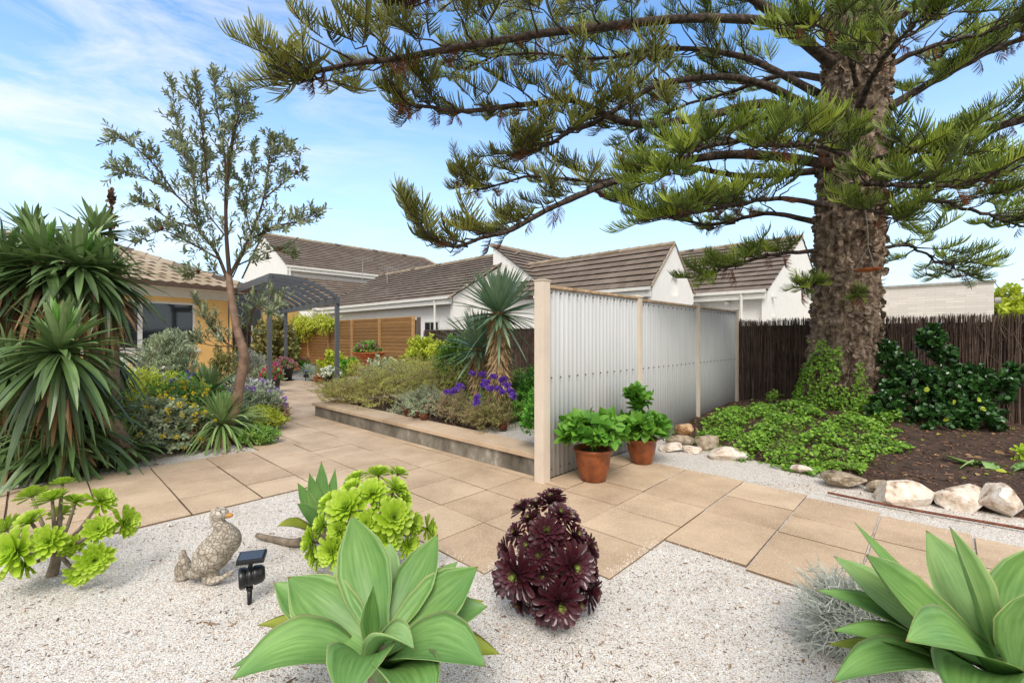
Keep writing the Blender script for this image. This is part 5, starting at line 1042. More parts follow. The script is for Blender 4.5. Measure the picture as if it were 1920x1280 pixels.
aeonium('lime green branching succulent left of the duck statue',base,[(96,930,2.85,.105),(117,902,2.95,.07),(57,925,2.9,.09),(143,936,2.9,.08,(.2,0,.2)),(191,936,2.85,.10,(.6,-.2,.3)),(236,978,2.75,.105,(.9,0,0)),(184,991,2.62,.085,(.1,-.5,.3)),(178,1050,2.55,.10,(.3,-.6,0)),(88,1014,2.55,.10,(0,-.6,.2)),(52,975,2.7,.095,(-.2,-.3,.3)),(22,1034,2.5,.15,(-.3,-.5,.2)),(5,990,2.75,.10),(133,1022,2.7,.07),(40,1060,2.6,.09,(-.3,-.6,-.2)),(150,1075,2.6,.08,(.2,-.6,-.2)),(115,960,3.0,.08)],.1,'lime_aeon',62,base+[.02,.02,.16],wm=.98)
base=gr(690,1062,-.01)
aeonium('dense mound of lime green succulent rosettes behind the central agave',base,[(710,884,3.0,.10),(668,893,2.95,.08),(698,922,2.75,.105,(0,-.4,.2)),(744,912,2.9,.10,(.4,0,.2)),(648,950,2.68,.14,(-.1,-.6,.3)),(615,938,2.85,.09),(740,970,2.62,.125,(.2,-.5,.1)),(776,982,2.75,.085,(.6,-.2,0)),(806,990,2.8,.09,(.9,0,0)),(579,1016,2.7,.10,(-.6,-.3,0)),(621,1034,2.55,.105,(-.1,-.7,0)),(725,1014,2.6,.095,(.1,-.6,0)),(768,1022,2.7,.08),(600,984,2.75,.09,(-.5,-.2,.1)),(687,980,2.62,.085,(0,-.7,.1)),(634,994,2.6,.085,(-.2,-.7,0)),(748,884,3.05,.08),(756,932,2.9,.09,(.6,0,.1)),(670,1025,2.6,.09),(720,945,2.75,.08),(590,1045,2.7,.08),(660,910,2.85,.08)],.1,'lime_aeon',62,base+[0,.1,.18],wm=.98,axc=base+[0,.05,.15])
base=gr(1032,1158,-.01)
aeonium('dark burgundy succulent mound with pale rosette centres in front of the paving',base,[(1031,937,2.55,.10,(0,-.2,.5)),(992,972,2.48,.07,(-.4,-.3,.2)),(1025,995,2.36,.10,(0,-.9,.1)),(1081,1003,2.42,.085,(.5,-.5,.1)),(965,999,2.46,.075,(-.6,-.4,.1)),(966,1078,2.25,.135,(-.3,-.9,0)),(1077,1062,2.27,.13,(.3,-.9,.05)),(1050,1132,2.18,.13,(0,-1,-.1)),(1108,1028,2.42,.09,(.8,-.2,0)),(1112,1112,2.35,.10,(.9,-.2,-.2)),(945,1030,2.42,.08,(-.8,-.2,0)),(938,1092,2.38,.085,(-.9,-.2,-.1)),(1067,968,2.45,.085,(.4,-.1,.3)),(978,950,2.56,.08,(-.4,0,.3)),(1050,962,2.42,.08,(.1,-.5,.3)),(1010,1040,2.32,.08,(0,-.7,0)),(1000,1110,2.30,.09,(-.2,-.8,-.1)),(1045,1012,2.38,.08,(0,-.6,0)),(990,1022,2.38,.08,(-.3,-.6,0)),(1062,1103,2.3,.08,(.2,-.7,0)),(1018,1078,2.3,.075,(0,-.8,0)),(1092,1085,2.36,.08,(.6,-.4,0)),(950,1062,2.36,.075,(-.6,-.3,0)),(1040,925,2.6,.075),(1005,945,2.52,.075),(1112,1070,2.42,.075,(.8,0,0)),(1025,1150,2.25,.09,(0,-.6,-.3)),(1085,1130,2.3,.08,(.5,-.5,-.3)),(975,1130,2.35,.08,(-.5,-.4,-.3))],.1,'dark_aeon',66,base+[0,.12,.2],us=(0,1.0),wm=.82,axc=base+[0,.12,.18])
# ---- silver bush ----
o=thing('silver_bush','wiry silver grey bush tucked left of the corner agave','shrub',gr(1590,1235,0)); m=MB(); c=gr(1610,1215,0)+[0,0,.12]; n=1000
d=rdir(n,.35); E=c+d*[.31,.27,.26]*rnd(.65,1.1,n)[:,None]; S=c+(E-c)*.35+rng.normal(size=(n,3))*.03; s=np.linspace(0,1,5); P=S[:,None]+(E-S)[:,None]*s[None,:,None]+np.cumsum(rng.normal(size=(n,5,3))*.010,axis=1); m.tubes(P,np.array([.0024,.0022,.0019,.0016,.0008]),3)
n2=3400; k=rng.integers(0,n,n2); q=rng.integers(1,4,n2); a=P[k,q]; dd=rdir(n2,.2); P2=np.stack([a,a+dd*.022,a+dd*.045+rng.normal(size=(n2,3))*.006],1); m.tubes(P2,np.array([.0018,.0015,.0007]),3); m.build('stems',M['wire'],o)

# ---- duck statue (remeshed single body) ----
def fused(o,name,parts,mat,vox=.006,smooth_it=4):
    bm=bmesh.new()
    for (c_,R3,ax) in parts:
        r=bmesh.ops.create_icosphere(bm,subdivisions=3,radius=1); 
        ax=np.array(ax,float)
        for v in r['verts']: p=np.array(v.co[:])*np.array(R3); v.co=Vector(p@ax+np.asarray(c_))
    me=bpy.data.meshes.new(name); bm.to_mesh(me); bm.free(); t=bpy.data.objects.new('tmp',me); scn.collection.objects.link(t)
    md=t.modifiers.new('r','REMESH'); md.mode='VOXEL'; md.voxel_size=vox; sm=t.modifiers.new('s','SMOOTH'); sm.factor=.5; sm.iterations=smooth_it
    dg=bpy.context.evaluated_depsgraph_get(); me2=bpy.data.meshes.new_from_object(t.evaluated_get(dg)); bpy.data.objects.remove(t); me2.name=name
    me2.materials.clear(); me2.materials.append(mat); og=ORG[o.name]; me2.transform(__import__('mathutils').Matrix.Translation(-Vector(og)))
    me2.polygons.foreach_set('use_smooth',np.ones(len(me2.polygons),bool)); r=bpy.data.objects.new(name,me2); scn.collection.objects.link(r); r.parent=o; ORG[r.name]=og; return r
I3=np.eye(3)
def rotax(an): return np.array([[math.cos(an),0,math.sin(an)],[0,1,0],[-math.sin(an),0,math.cos(an)]])
def chain(pts,n):
    P=smoothline([p[:3] for p in pts],n); r=np.interp(np.linspace(0,len(pts)-1,n),range(len(pts)),[p[3] for p in pts]); return [(P[i],(r[i],)*3,I3) for i in range(n)]
Yd=2.70; B0=at(400,1088,Yd); dk=thing('duck_statue','weathered stone duck statue with orange beak, the tall one standing beside the solar lamp','statue',B0,'stone ducks on the gravel')
A=lambda px,py,dy=0:at(px,py,Yd+dy)
parts=[(A(402,1036),(.152,.098,.098),rotax(R_(50))),(A(421,1014),(.090,.088,.094),I3),(A(382,1062),(.10,.062,.05),rotax(R_(38)))]
parts+=chain([(*A(390,1058),.05),(*A(370,1068),.035),(*A(352,1076),.016)],12)
parts+=chain([(*A(424,1000),.056),(*A(413,985),.036),(*A(405,972),.033),(*A(407,964),.038)],12)
parts+=[(A(412,962),(.054,.038,.038),rotax(R_(-8)))]
parts+=chain([(*A(385,1086,-.03),.020),(*A(400,1089,-.04),.020),(*A(425,1078,-.03),.016),(*A(436,1070,-.02),.010)],12)+chain([(*A(400,1075,-.02),.03),(*A(398,1086,-.03),.022)],6)+chain([(*A(390,1020,.07),.03),(*A(400,1005,.09),.022)],5)
fused(dk,'body',parts,M['statue'],.006,3)
m=MB(); m.lathe([(.0,0),(.017,.004),(.015,.02),(.010,.036),(0,.042)],A(424,966),12,np.array([[0,1,0],[.1,0,-1],[1,0,.06]])); m.build('beak',M['beak'],dk,True)
m=MB(); m.lathe([(0,0),(.005,.001),(0,.003)],A(414,959,-.040),8,np.array([[1,0,0],[0,0,1],[0,-1,0]])); m.build('eye',M['black'],dk)
B1=at(344,1086,2.74); dd=thing('duckling_statue','small weathered stone duckling statue behind the tail of the big duck','statue',B1,'stone ducks on the gravel'); Yd=2.74
parts=[(A(344,1067),(.048,.045,.062),I3),(A(343,1080),(.046,.045,.02),I3)]+chain([(*A(345,1055),.034),(*A(343,1043),.019),(*A(342,1036),.020)],8); fused(dd,'body',parts,M['statue'],.005,2)
m=MB(); m.lathe([(.008,0),(.006,.008),(0,.013)],A(342,1035,.018),8,np.array([[1,0,0],[0,0,-1],[0,1,0]])); m.build('beak',M['beak'],dd)
# ---- solar spotlight ----
def spot(base,s,label,group=None,face=(-.85,-.45,-.05)):
    o=thing('solar_light',label,'garden light',base,group); m=MB(); m.tube([base-[0,0,.03],base+[0,0,.085*s]],[.011*s,.013*s],10); m.tube([base+[0,0,.083*s],base+[0,0,.10*s]],[.018*s,.018*s],10); m.build('stake',M['black'],o,True)
    f=u3(np.array(face)); x=u3(np.cross([0,0,1.],f)); ax=np.array([x,np.cross(f,x),f]); c=base+[0,0,.155*s]; m=MB()
    m.lathe([(.030*s,-.075*s),(.046*s,-.06*s),(.050*s,-.03*s),(.050*s,-.022*s),(.046*s,-.020*s),(.046*s,-.014*s),(.051*s,-.012*s),(.051*s,.006*s),(.047*s,.008*s),(.047*s,.014*s),(.053*s,.016*s),(.055*s,.045*s),(.050*s,.050*s),(.046*s,.034*s)],c,28,ax); m.build('lamp_head',M['black'],o,True)
    m=MB(); m.lathe([(.046*s,.033*s),(.02*s,.028*s),(0.0001,.027*s)],c,24,ax); m.build('lens',M['lens'],o,True)
    m=MB(); m.tube([c+[0,0,.04*s],c+[.01*s,0,.085*s]],.012*s,8); t=np.array([[.96,.28,0],[-.27,.93,.25],[.07,-.24,.97]]); t=np.array([u3(v) for v in t]); pc=c+np.array([.012*s,0,.105*s]); m.box(pc,(.135*s,.085*s,.024*s),t); m.build('panel_case',M['black'],o,bevel=.004*s)
    m=MB(); m.box(pc+t[2]*.0135*s,(.115*s,.068*s,.004*s),t); m.build('solar_panel',M['solar'],o)
spot(gr(468,1128,0)*[1,1,0]+[0,0,-.015],1.0,'black solar spotlight on a short stake beside the duck statue')
spot(at(543,712,15.6)*[1,1,0],1.2,'small black garden light further left of two by the far paving',None); spot(at(573,712,15.0)*[1,1,0],1.2,'small black garden light further right of two by the far paving',None)
# ================= LEFT GARDEN =================
# big multi-headed yucca
o=thing('giant_yucca','big clump of giant yucca with drooping sword leaves at the left edge','yucca',(-4.6,4.9,0))
lv=MB();nw=MB();dry=MB();tk=MB()
heads=[(112,662,4.35,150,.82,.062,1.0),(150,500,5.0,120,.80,.06,.55),(85,500,4.9,120,.80,.06,.6),(10,500,4.9,110,.8,.06,.6),(195,520,5.2,110,.72,.055,.6),(130,800,4.75,110,.78,.055,.8),(110,850,4.7,90,.7,.055,.8),(230,840,5.2,80,.6,.05,.8),(15,700,4.6,110,.75,.055,.8),(200,660,5.4,80,.62,.05,.8),(60,580,5.3,80,.8,.05,.7),(20,830,4.7,80,.7,.05,.8),(190,770,5.1,80,.62,.05,.7),(-60,600,4.9,100,.8,.06,.8),(-70,480,5.0,90,.8,.06,.6),(-80,760,4.7,80,.75,.055,.8),(180,440,5.6,70,.6,.05,.5),(60,440,5.5,70,.6,.05,.5)]
for k,(x,y,Yd,n,L_,w_,dr) in enumerate(heads):
    c=at(x,y,Yd); ax=u3(np.array([rng.normal()*.12+ (x-90)*.0012,-.12,1])); swordhead(lv,c,int(n*1.2),L_*.80,w_*1.05,-60,84,dr*.7,ax,.14,jit=.28,ej=14,wprof=([0,.08,.4,.75,.93,1],[.6,.75,1,.85,.4,.02]))
    if k in(0,1,2): swordhead(nw,c+[0,0,.03],16,L_*.62,.05,60,88,.05,ax,.2)
    g=np.array([c[0]*.75+(-4.9)*.25,5.35,-.02]); tk.tube(smoothline([g,(g+c)/2+[.05,0,0],c],8),[.10,.09,.085,.08,.07,.065,.06,.05],9)
    nd_=90 if y<620 else 30; cc=c-[0,0,.12]; swordhead(dry,cc,nd_,.55,.05,-85,-35,.6,ax,.1)
lv.build('leaves',M['yucca'],o); nw.build('young_leaves',M['yucca_new'],o); dry.build('dead_leaves',M['drybrown'],o); tk.build('trunk',M['greystem'],o)
# flower spike
c=at(206,470,5.9); o=thing('flower_spike','dark old flower spike sticking up behind the giant yucca','plant',[c[0],c[1],0]); m=MB(); tip=at(210,360,5.9); m.tube(smoothline([[c[0],c[1],0],c,tip],10),np.linspace(.03,.012,10),7); m.build('stem',M['twig'],o)
m=MB(); n=150; t=rng.random(n); P=c+(tip-c)*t[:,None]+rng.normal(size=(n,3))*.025*(1.2-t)[:,None]; m.inst(T_ov,frame(rdir(n,.8),rdir(n))*rnd(.04,.08,n)[:,None,None],P); m.build('dry_flowers',M['mulch'],o)
# smaller strappy plants
def strappy(name,label,px,py,Yd,h,n,L_,w_,mat,dr,cat='strappy plant',dead=20,el0=-25):
    c=at(px,py,Yd); o=thing(name,label,cat,[c[0],c[1],0]); c0=np.array([c[0],c[1],h]); m=MB(); swordhead(m,c0,n,L_,w_,el0,84,dr); m.build('leaves',M[mat],o); d=MB(); swordhead(d,c0-[0,0,.03],dead,L_*.8,w_,-60,-20,.5); d.build('dead_leaves',M['straw'],o); t=MB(); t.tube([[c[0],c[1],-.03],c0],.04,7); t.build('stem',M['greystem'],o); return o
strappy('strappy_plant','dark green stiff strappy plant behind the yellow flowers',388,705,7.2,.5,100,.72,.055,'yucca',.35)
M['cordy']=leafmat('cream_edged_strap_leaf',['#5f8a48','#83a35e','#a3b67c','#6c9450'],rough=.4,trans=.15,var=.15)
strappy('strappy_plant','light green striped strappy plant around the foot of the small tree',415,805,6.15,.26,200,.68,.034,'cordy',.6,el0=-15,dead=40)
strappy('strappy_plant','small light strappy tuft right of the small tree foot',458,790,6.5,.22,50,.45,.03,'cordy',.5,dead=5)
strappy('strappy_plant','dark strappy clump low between the giant yucca and yellow flowers',225,800,5.6,.2,70,.6,.05,'yucca',.5)
M['bluegrass']=leafmat('grey_strap_leaf',['#7d8f7a','#9db09a','#b5c3ae'],rough=.5,trans=.1)
strappy('strappy_plant','pale grey-green strappy plant left of the pergola post',445,690,9.0,.35,80,.55,.03,'bluegrass',.5,dead=4)
T_ban=leafT(.155,[(0,.25),(.35,.8),(.75,1),(1,.25)],-.08,.05)
YB=6.2
o=thing('banksia_tree','small crooked tree with grey green leaves and upright cones in the left bed','tree',gr(420,830,0))
TR=[(418,836),(428,800),(440,765),(448,720),(457,680),(457,655),(447,620),(438,575),(431,535),(428,512)]
m=MB(); P=smoothline([at(x,y,YB) for x,y in TR],36); P[:,1]+=.02*np.sin(np.linspace(0,7,36)); m.tube(P,np.interp(np.linspace(0,1,36),[0,.1,.5,.8,1],[.088,.068,.060,.046,.038]),12); m.build('trunk',M['redbark'],o,True)
br=[([(429,530),(405,472),(372,425),(365,350),(355,300),(332,225),(320,150)],.026),([(430,515),(424,430),(425,330),(438,250),(455,190),(440,182)],.028),([(425,335),(418,270),(405,190),(404,138)],.015),([(424,400),(432,300),(446,235),(468,205)],.015),([(432,515),(470,440),(495,370),(505,300),(510,262)],.022),([(465,450),(520,424),(560,415),(605,393)],.016),([(495,372),(530,345),(568,318)],.012),([(410,485),(350,452),(300,432),(258,455)],.016),([(372,428),(320,412),(285,388),(262,378)],.013),([(370,405),(320,358),(265,332),(203,314)],.015),([(330,365),(285,305),(235,264),(214,262)],.012),([(366,345),(345,290),(322,255)],.010),([(390,360),(380,255),(365,150)],.012),([(455,655),(420,640),(385,600),(368,560)],.012),([(450,650),(400,648),(368,640)],.009),([(458,645),(470,605),(478,575),(505,590)],.010),([(440,500),(480,482),(520,470),(548,478)],.012),([(436,520),(460,470),(480,455),(500,420)],.010),([(420,440),(385,390),(378,330),(390,290)],.010),([(470,440),(460,380),(470,320),(478,270)],.010),([(455,600),(490,570),(520,560)],.007),([(430,520),(390,510),(360,515)],.008),([(505,300),(535,290),(545,270)],.007)]
fol=MB();tw=MB();bm_=MB(); cones=[]; old=[]
for k,(pl,r0) in enumerate(br):
    y0=0; yo=rnd(-.75,.75); P=smoothline([at(x,y,YB+yo*(i/(len(pl)-1))) for i,(x,y) in enumerate(pl)],26); bm_.tube(P,np.linspace(r0,.0035,26),6,False)
    ln=np.linalg.norm(np.diff(P,axis=0),axis=1).sum(); n=int(ln*22); t=rnd(.14,1,n); idx=(t*25).astype(int); S=P[idx]; tg=u3(np.gradient(P,axis=0))[idx]
    d=u3(tg*.8+rng.normal(size=(n,3))*.55+[0,0,.45]); l=rnd(.14,.36,n)*(1.15-.45*t); shoots(fol,tw,S,S+d*l[:,None],13,T_ban,.074,.85,.25,.0022,from_=.35)
    shoots(fol,None,P[-5:-4],P[-1:]+tg[-1:]*.04,24,T_ban,.082,.8)
    for q in rng.integers(0,n,2): cones.append(S[q]+d[q]*l[q])
    if rng.random()<.45: old.append(S[rng.integers(n)]+[0,0,.03])
bm_.build('branches',M['twig'],o); f=fol.build('foliage',M['banksia'],o); tw.build('twigs',M['twig'],o)
m=MB()
for p in cones:
    for z in np.linspace(0,1,9):
        n=12; an=np.arange(n)/n*6.283+z*9; D=np.stack([np.cos(an),np.sin(an),np.full(n,.5)],1); m.inst(T_need,frame(u3(D),rdir(n))*.020*(1.1-.5*z),np.tile(p+[0,0,z*.11],(n,1))+D*[.012,.012,0])
    m.tube([p,p+[0,0,.05],p+[0,0,.11]],[.016,.018,.008],7)
m.build('cones',M['cone'],o)
m=MB()
for p in old: m.lathe([(0,-.03),(.022,-.015),(.026,.01),(.016,.03),(0,.038)],p,9)
m.build('old_cones',M['conebrown'],o)
# shrubs in the left bed
def sh(px,py,Yd,rx,h,n,T,size,mat,label,name='shrub',**k):
    c=at(px,py,Yd); return shrub(name,label,[c[0],c[1],.0 if 'z0' not in k else k.pop('z0')],h,rx,k.pop('ry',rx*.8),n,T,size,mat,**k)
sh(300,830,5.75,.45,.62,360,T_ov,.045,'greygreen','straggly grey green bush with yellow flowers by the paving edge','flowering_shrub',nl=8,flower='yellowfl',nf=70,fs=.036,spread=1.1,lump=.4,cat='flowering shrub')
sh(345,790,6.3,.55,.75,420,T_ov,.045,'midgreen','taller bush with yellow flower heads left of the small tree','flowering_shrub',nl=8,flower='yellowfl',nf=80,fs=.036,spread=1.1,lump=.4,cat='flowering shrub')
sh(240,720,7.6,.85,.9,620,T_nar,.06,'limeleaf','lime yellow feathery bush behind the giant yucca','shrub',nl=10)
sh(330,700,8.1,.75,.75,420,T_nar,.06,'freshgreen','bright green low bush with purple flowers below the silver bush','flowering_shrub',nl=9,flower='purple',nf=10,fs=.06,cat='flowering shrub')
sh(255,660,8.8,.85,1.05,620,T_ov,.05,'silver','low silver leaved bush below the dark house window','shrub',nl=9)
sh(318,655,9.0,.48,1.55,900,T_nar,.055,'greygreen','round silver tipped bush standing in front of the dark window','shrub',nl=10,stems=14)
sh(312,612,9.0,.40,.0001,1,T_nar,.01,'silver','x') if False else None
sh(420,650,9.6,.35,1.2,260,T_ov,.05,'olivetw','sparse olive shrub at the yellow house corner','shrub',nl=8)
sh(355,790,5.9,.3,.3,110,T_nar,.05,'rosybrown','dry brown low stems under the yellow flowers','shrub',nl=8)
sh(480,805,7.1,.42,.34,420,T_round,.028,'limeleaf','yellow green low succulent mound beside the path left edge','succulent_mound',cat='succulent',nl=9,spread=1.2)
sh(520,800,7.9,.22,.30,160,T_round,.028,'straw','pinkish straw coloured end of the succulent mound by the path','succulent_mound',cat='succulent',nl=9) 
sh(484,820,6.2,.26,.22,170,T_nar,.055,'midgreen','small dark needle leaved sprig over the paving edge right of the tree foot','shrub',nl=10)
sh(470,770,7.7,.5,.55,260,T_nar,.06,'greygreen','grey bush with mauve flowers behind the low succulent mound','flowering_shrub',nl=9,flower='mauve',nf=30,fs=.05,cat='flowering shrub')
sh(480,745,8.8,.45,.6,240,T_ov,.05,'silver','silvery bush with mauve flowers near the far potted petunias','flowering_shrub',nl=9,flower='mauve',nf=16,fs=.05,cat='flowering shrub')
sh(200,745,6.8,.5,.6,260,T_ov,.05,'midgreen','green shrub hidden behind the giant yucca right side','shrub',nl=9)
def s_left():
    while True:
        a=rnd(-6.5,-1.55);b=rnd(3.52,5.2)
        if noise.noise(Vector((a*2,b*2,0)))>-.15: return W(a,b,-.012)
chips(2600,s_left,.05,'drybrown','leaf_litter','dry leaf litter on the pebbles below the left bed plants')
# ================= RAISED BED PLANTS =================
def rbp(px,py,Yd,rx,h,n,T,size,mat,label,name='shrub',**k): k.setdefault('z0',.2); return sh(px,py,Yd,rx,h,n,T,size,mat,label,name,**k)
def bed(name,label,a,b,ra,rb_,h,n,T,size,mat,z0=.2,**k):
    p=W(a,b,z0); return shrub(name,label,p,h,ra,rb_,n,T,size,mat,**k)
bed('shrub','large soft yellow green bush spilling over the far end of the raised bed',1.15,4.6,.95,.95,.68,1500,T_nar,.026,'softshrub',nl=12,twm='redbark',spread=1.1,lump=.5,stems=24,ln=.2)
bed('shrub','wide yellow green bush in the middle of the raised bed',2.0,3.7,1.0,.9,.80,1400,T_nar,.026,'softshrub',nl=12,twm='redbark',spread=1.1,lump=.5,stems=24,ln=.2)
bed('shrub','taller yellow green bush towards the timber fence',2.5,5.0,1.0,.9,.85,1000,T_nar,.028,'softshrub',nl=12,twm='redbark',spread=1.1,lump=.4,ln=.2)
bed('shrub','blue green low bush spilling at the middle of the bed capping',.85,3.1,.42,.55,.42,420,T_nar,.035,'greygreen',nl=11,twm='redbark',lump=.4,ln=.18)
bed('shrub','rosy brown dried flowering bush in the middle front of the raised bed',.88,2.45,.32,.5,.42,420,T_nar,.03,'rosybrown',nl=12,twm='redbark',lump=.5,ln=.22,spread=.7)
bed('shrub','olive green and pink wispy bush near the herb box',.80,1.60,.34,.55,.40,520,T_nar,.03,'olivetw',nl=12,twm='redbark',lump=.4,ln=.22,spread=.7)
bed('shrub','pinkish brown wispy bush below the purple flowers',.85,2.0,.35,.4,.36,360,T_nar,.028,'rosybrown',nl=12,twm='redbark',lump=.5,ln=.2,spread=.7)
bed('shrub','grey green leafy bush behind the wispy ones',1.5,2.1,.5,.7,.42,420,T_ov,.04,'midgreen',nl=9,lump=.3)
bed('shrub','bright lime yellow leaved bush against the end of the timber fence',4.2,7.6,.62,.62,1.25,560,T_ov,.075,'limeleaf',nl=9,ln=.22,z0=.1,lump=.3)
bed('shrub','upright dark green bush left of the spiky trunks',2.05,3.75,.40,.40,1.22,620,T_ov,.06,'midgreen',nl=9,ln=.2,lump=.3)
bed('shrub','low dark green foliage at the foot of the upright bush',2.5,3.1,.6,.7,.6,420,T_ov,.05,'midgreen',nl=9,lump=.3)
bed('shrub','fresh green leafy bush behind the tall cream post',2.1,1.55,.45,.5,.75,360,T_ov,.05,'freshgreen',nl=9,lump=.3)
c=W(2.4,1.75,.25); o=thing('grass_tuft','tall light green grass tuft beside the tall cream post','plant',c); m=MB(); swordhead(m,c,130,.75,.014,25,88,.35); m.build('foliage',M['freshgreen'],o)
bed('shrub','soft yellow green bush trailing past the far corner of the bed wall',.62,5.35,.6,.55,.42,620,T_nar,.026,'softshrub',nl=12,twm='redbark',spread=1.1,lump=.5,ln=.2)
# purple statice
c=W(1.55,1.75,.2); o=thing('purple_flowers','bright purple flower clusters on stems above the raised bed','flowering plant',c); fl=MB();st=MB();lf=MB()
for (x,y,Yd) in((885,700,6.3),(905,702,6.25),(925,706,6.2),(913,716,6.2),(943,712,6.1),(950,722,6.05),(935,728,6.05),(906,722,6.1),(918,727,6.0),(942,735,5.9),(862,724,6.1),(853,732,6.0),(843,736,6.0),(955,733,5.8),(963,742,5.7),(893,755,5.6),(896,745,5.65)):
    p=at(x,y,Yd); flowerheads(fl,[p+rng.normal(size=3)*[.02,.02,.008] for _ in range(6)],.030,34); g=np.array([p[0]*.6+c[0]*.4,p[1]*.6+c[1]*.4,.2]); st.tube(smoothline([g,(g+p)/2+[.02,0,.02],p],6),.004,4,False)
n=240; P=c+np.stack([rng.normal(size=n)*.28,rng.normal(size=n)*.22,rnd(.08,.3,n)],1); lf.inst(T_ov,frame(rdir(n,.5),rdir(n,2))*rnd(.09,.15,n)[:,None,None],P); fl.build('flowers',M['purple'],o); st.build('stem',M['freshgreen'],o); lf.build('foliage',M['hydrangea'],o)
# banksia cones / logs resting on the capping edge
for (x,y,l) in((764,770,'upright reddish brown seed cone on the bed edge, furthest left'),(780,773,'round dark brown seed cone left of its twin'),(795,777,'round dark brown seed cone right of its twin'),(943,795,'large dark brown seed cone near the herb box')):
    p=gr(x,y+10,.235); m=MB(); s=.055 if 'upright' not in l else .038; k=1.7 if 'upright' in l else 1.; m.lathe([(0,0),(s*.8,.01),(s,s*.7*k),(s*.8,s*1.4*k),(0,s*1.7*k)],p,14); n=120; d=rdir(n,.2); m.inst(T_ov,frame(d,rdir(n))*.022,p+[0,0,s*.8*k]+d*[s,s,s*.8*k]*.85); q=m.build('seed_cone',M['conebrown'],None); ORG[q.name]=p; q.data.transform(__import__('mathutils').Matrix.Translation(-Vector(p))); q.location=Vector(p); tag(q,l,'seed cone','seed cones on the bed capping')
# spiky trunks (yucca rostrata)
def ros(label,px,ytop,Yd,L_,n,rt):
    c=at(px,ytop,Yd); b0=np.array([c[0],c[1],.15]); o=thing('spiky_palm',label,'yucca',b0,'blue green spiky trunked yuccas'); m=MB(); swordhead(m,c,int(n*.95),L_*1.05,.048,-24,88,.0,jit=.05,fold=.12,stiff=2.2); swordhead(m,c-[0,0,.03],int(n*.06),L_*.9,.04,-60,-20,.25,fold=.12); m.build('leaves',M['rostrata'],o)
    t=MB(); h=c[2]-.15; t.tube(smoothline([b0-[0,0,.1],(b0+c)/2,c+[0,0,.03]],10),np.linspace(rt,rt*.75,10),14); t.build('trunk',M['drybrown'],o); d=MB(); n2=int(900*h); z=rng.random(n2); an=rnd(0,6.283,n2); r=rt*(1-.2*z); nr=np.stack([np.cos(an),np.sin(an),np.zeros(n2)],1); P=b0+(c-b0)*z[:,None]+nr*r[:,None]*.9; d.inst(T_nar_w,frame(u3(nr*.42+[0,0,-1.]+rng.normal(size=(n2,3))*.12),nr)*rnd(.09,.17,n2)[:,None,None],P); d.build('dead_leaf_skirt',M['straw'],o)
T_nar_w=leafT(.16,[(0,1),(.5,.8),(1,.1)],.25,.05)
ros('taller blue green spiky head on a shaggy straw coloured trunk beside the cream post',936,588,6.5,.80,210,.135)
ros('shorter blue green spiky plant behind and left of the shaggy trunk',898,655,7.2,.78,150,.13)
# ================= FAR YARD =================
o=thing('hanging_creeper','bright green creeper hanging over the top left of the timber fence','climbing plant',W(6.3,21,2)); fol=MB();tw=MB(); n=900; b=rnd(17.6,23.2,n); S=np.array([W(6.2+rng.normal()*.12,q,2.15+rng.normal()*.12) for q in b]); E=S+np.stack([rng.normal(size=n)*.2-.15,rng.normal(size=n)*.2-.15,rng.normal(size=n)*.22-.05],1); shoots(fol,tw,S,E,8,T_ov,.075,1.)
n=260; b=rnd(20.2,23.2,n); S=np.array([W(6.2+rng.normal()*.1,q,2.0) for q in b]); E=S+np.stack([rng.normal(size=n)*.2,rng.normal(size=n)*.2-.1,-rnd(.2,.8,n)],1); shoots(fol,tw,S,E,6,T_ov,.07,1.,twr=.006); fol.build('foliage',M['limeleaf'],o); tw.build('stems',M['twig'],o)
def fpot(px,py,Yd,r,h,mat,label,fmat,lmat='midgreen',fr=1.25,fh=.2,nf=26,saucer=True,name='flower_pot'):
    c=at(px,py,Yd); c[2]=.0; o=thing(name,label,'potted plant',c,'potted flowers by the far path'); pr=[(r*.72,.02),(r*.78,.03),(r*.98,h*.9),(r*1.06,h*.91),(r*1.06,h),(r*.95,h*.99),(r*.93,h*.88)]; pot(o,c,r,h,mat,pr)
    if saucer: m=MB(); m.lathe([(r*.9,0),(r*1.1,.025),(r*1.05,.026),(r*.7,.015)],c,24); m.build('saucer',M[mat],o)
    fol=MB(); cc=c+[0,0,h+fh*.35]; S,E=ell_shoots(cc,[r*fr,r*fr,fh],90,.12,low=-.3); shoots(fol,None,S,E,6,T_ov,.06); fol.build('foliage',M[lmat],o)
    if nf: fl=MB(); k=rng.choice(len(E),min(nf,len(E)),replace=False); flowerheads(fl,E[k]+[0,-.03,.02],.055,14); fl.build('flowers',M[fmat],o)
    return o
fpot(511,733,11.9,.19,.36,'blackpot','black pot of magenta flowers at the near left pergola post','magenta',fh=.24)
fpot(534,712,15.2,.27,.42,'blackpot','black tub of pink and white flowers behind the slim far pergola post','pink',fh=.22,nf=40)
fpot(620,727,12.9,.20,.34,'blackpot','black pot of white flowers left of the right pergola post','whitefl',fh=.17,nf=40)
fpot(664,722,14.2,.16,.26,'terra2','small terracotta pot with bright green leaves right of the pergola','orange','limeleaf',fh=.32,nf=4,saucer=False)
fpot(570,690,19.8,.2,.3,'terra2','low pot with magenta flowers in front of the dark door','magenta',nf=30,saucer=False)
sh(545,712,14.4,.4,.0001,1,T_nar,.01,'silver','x') if False else None
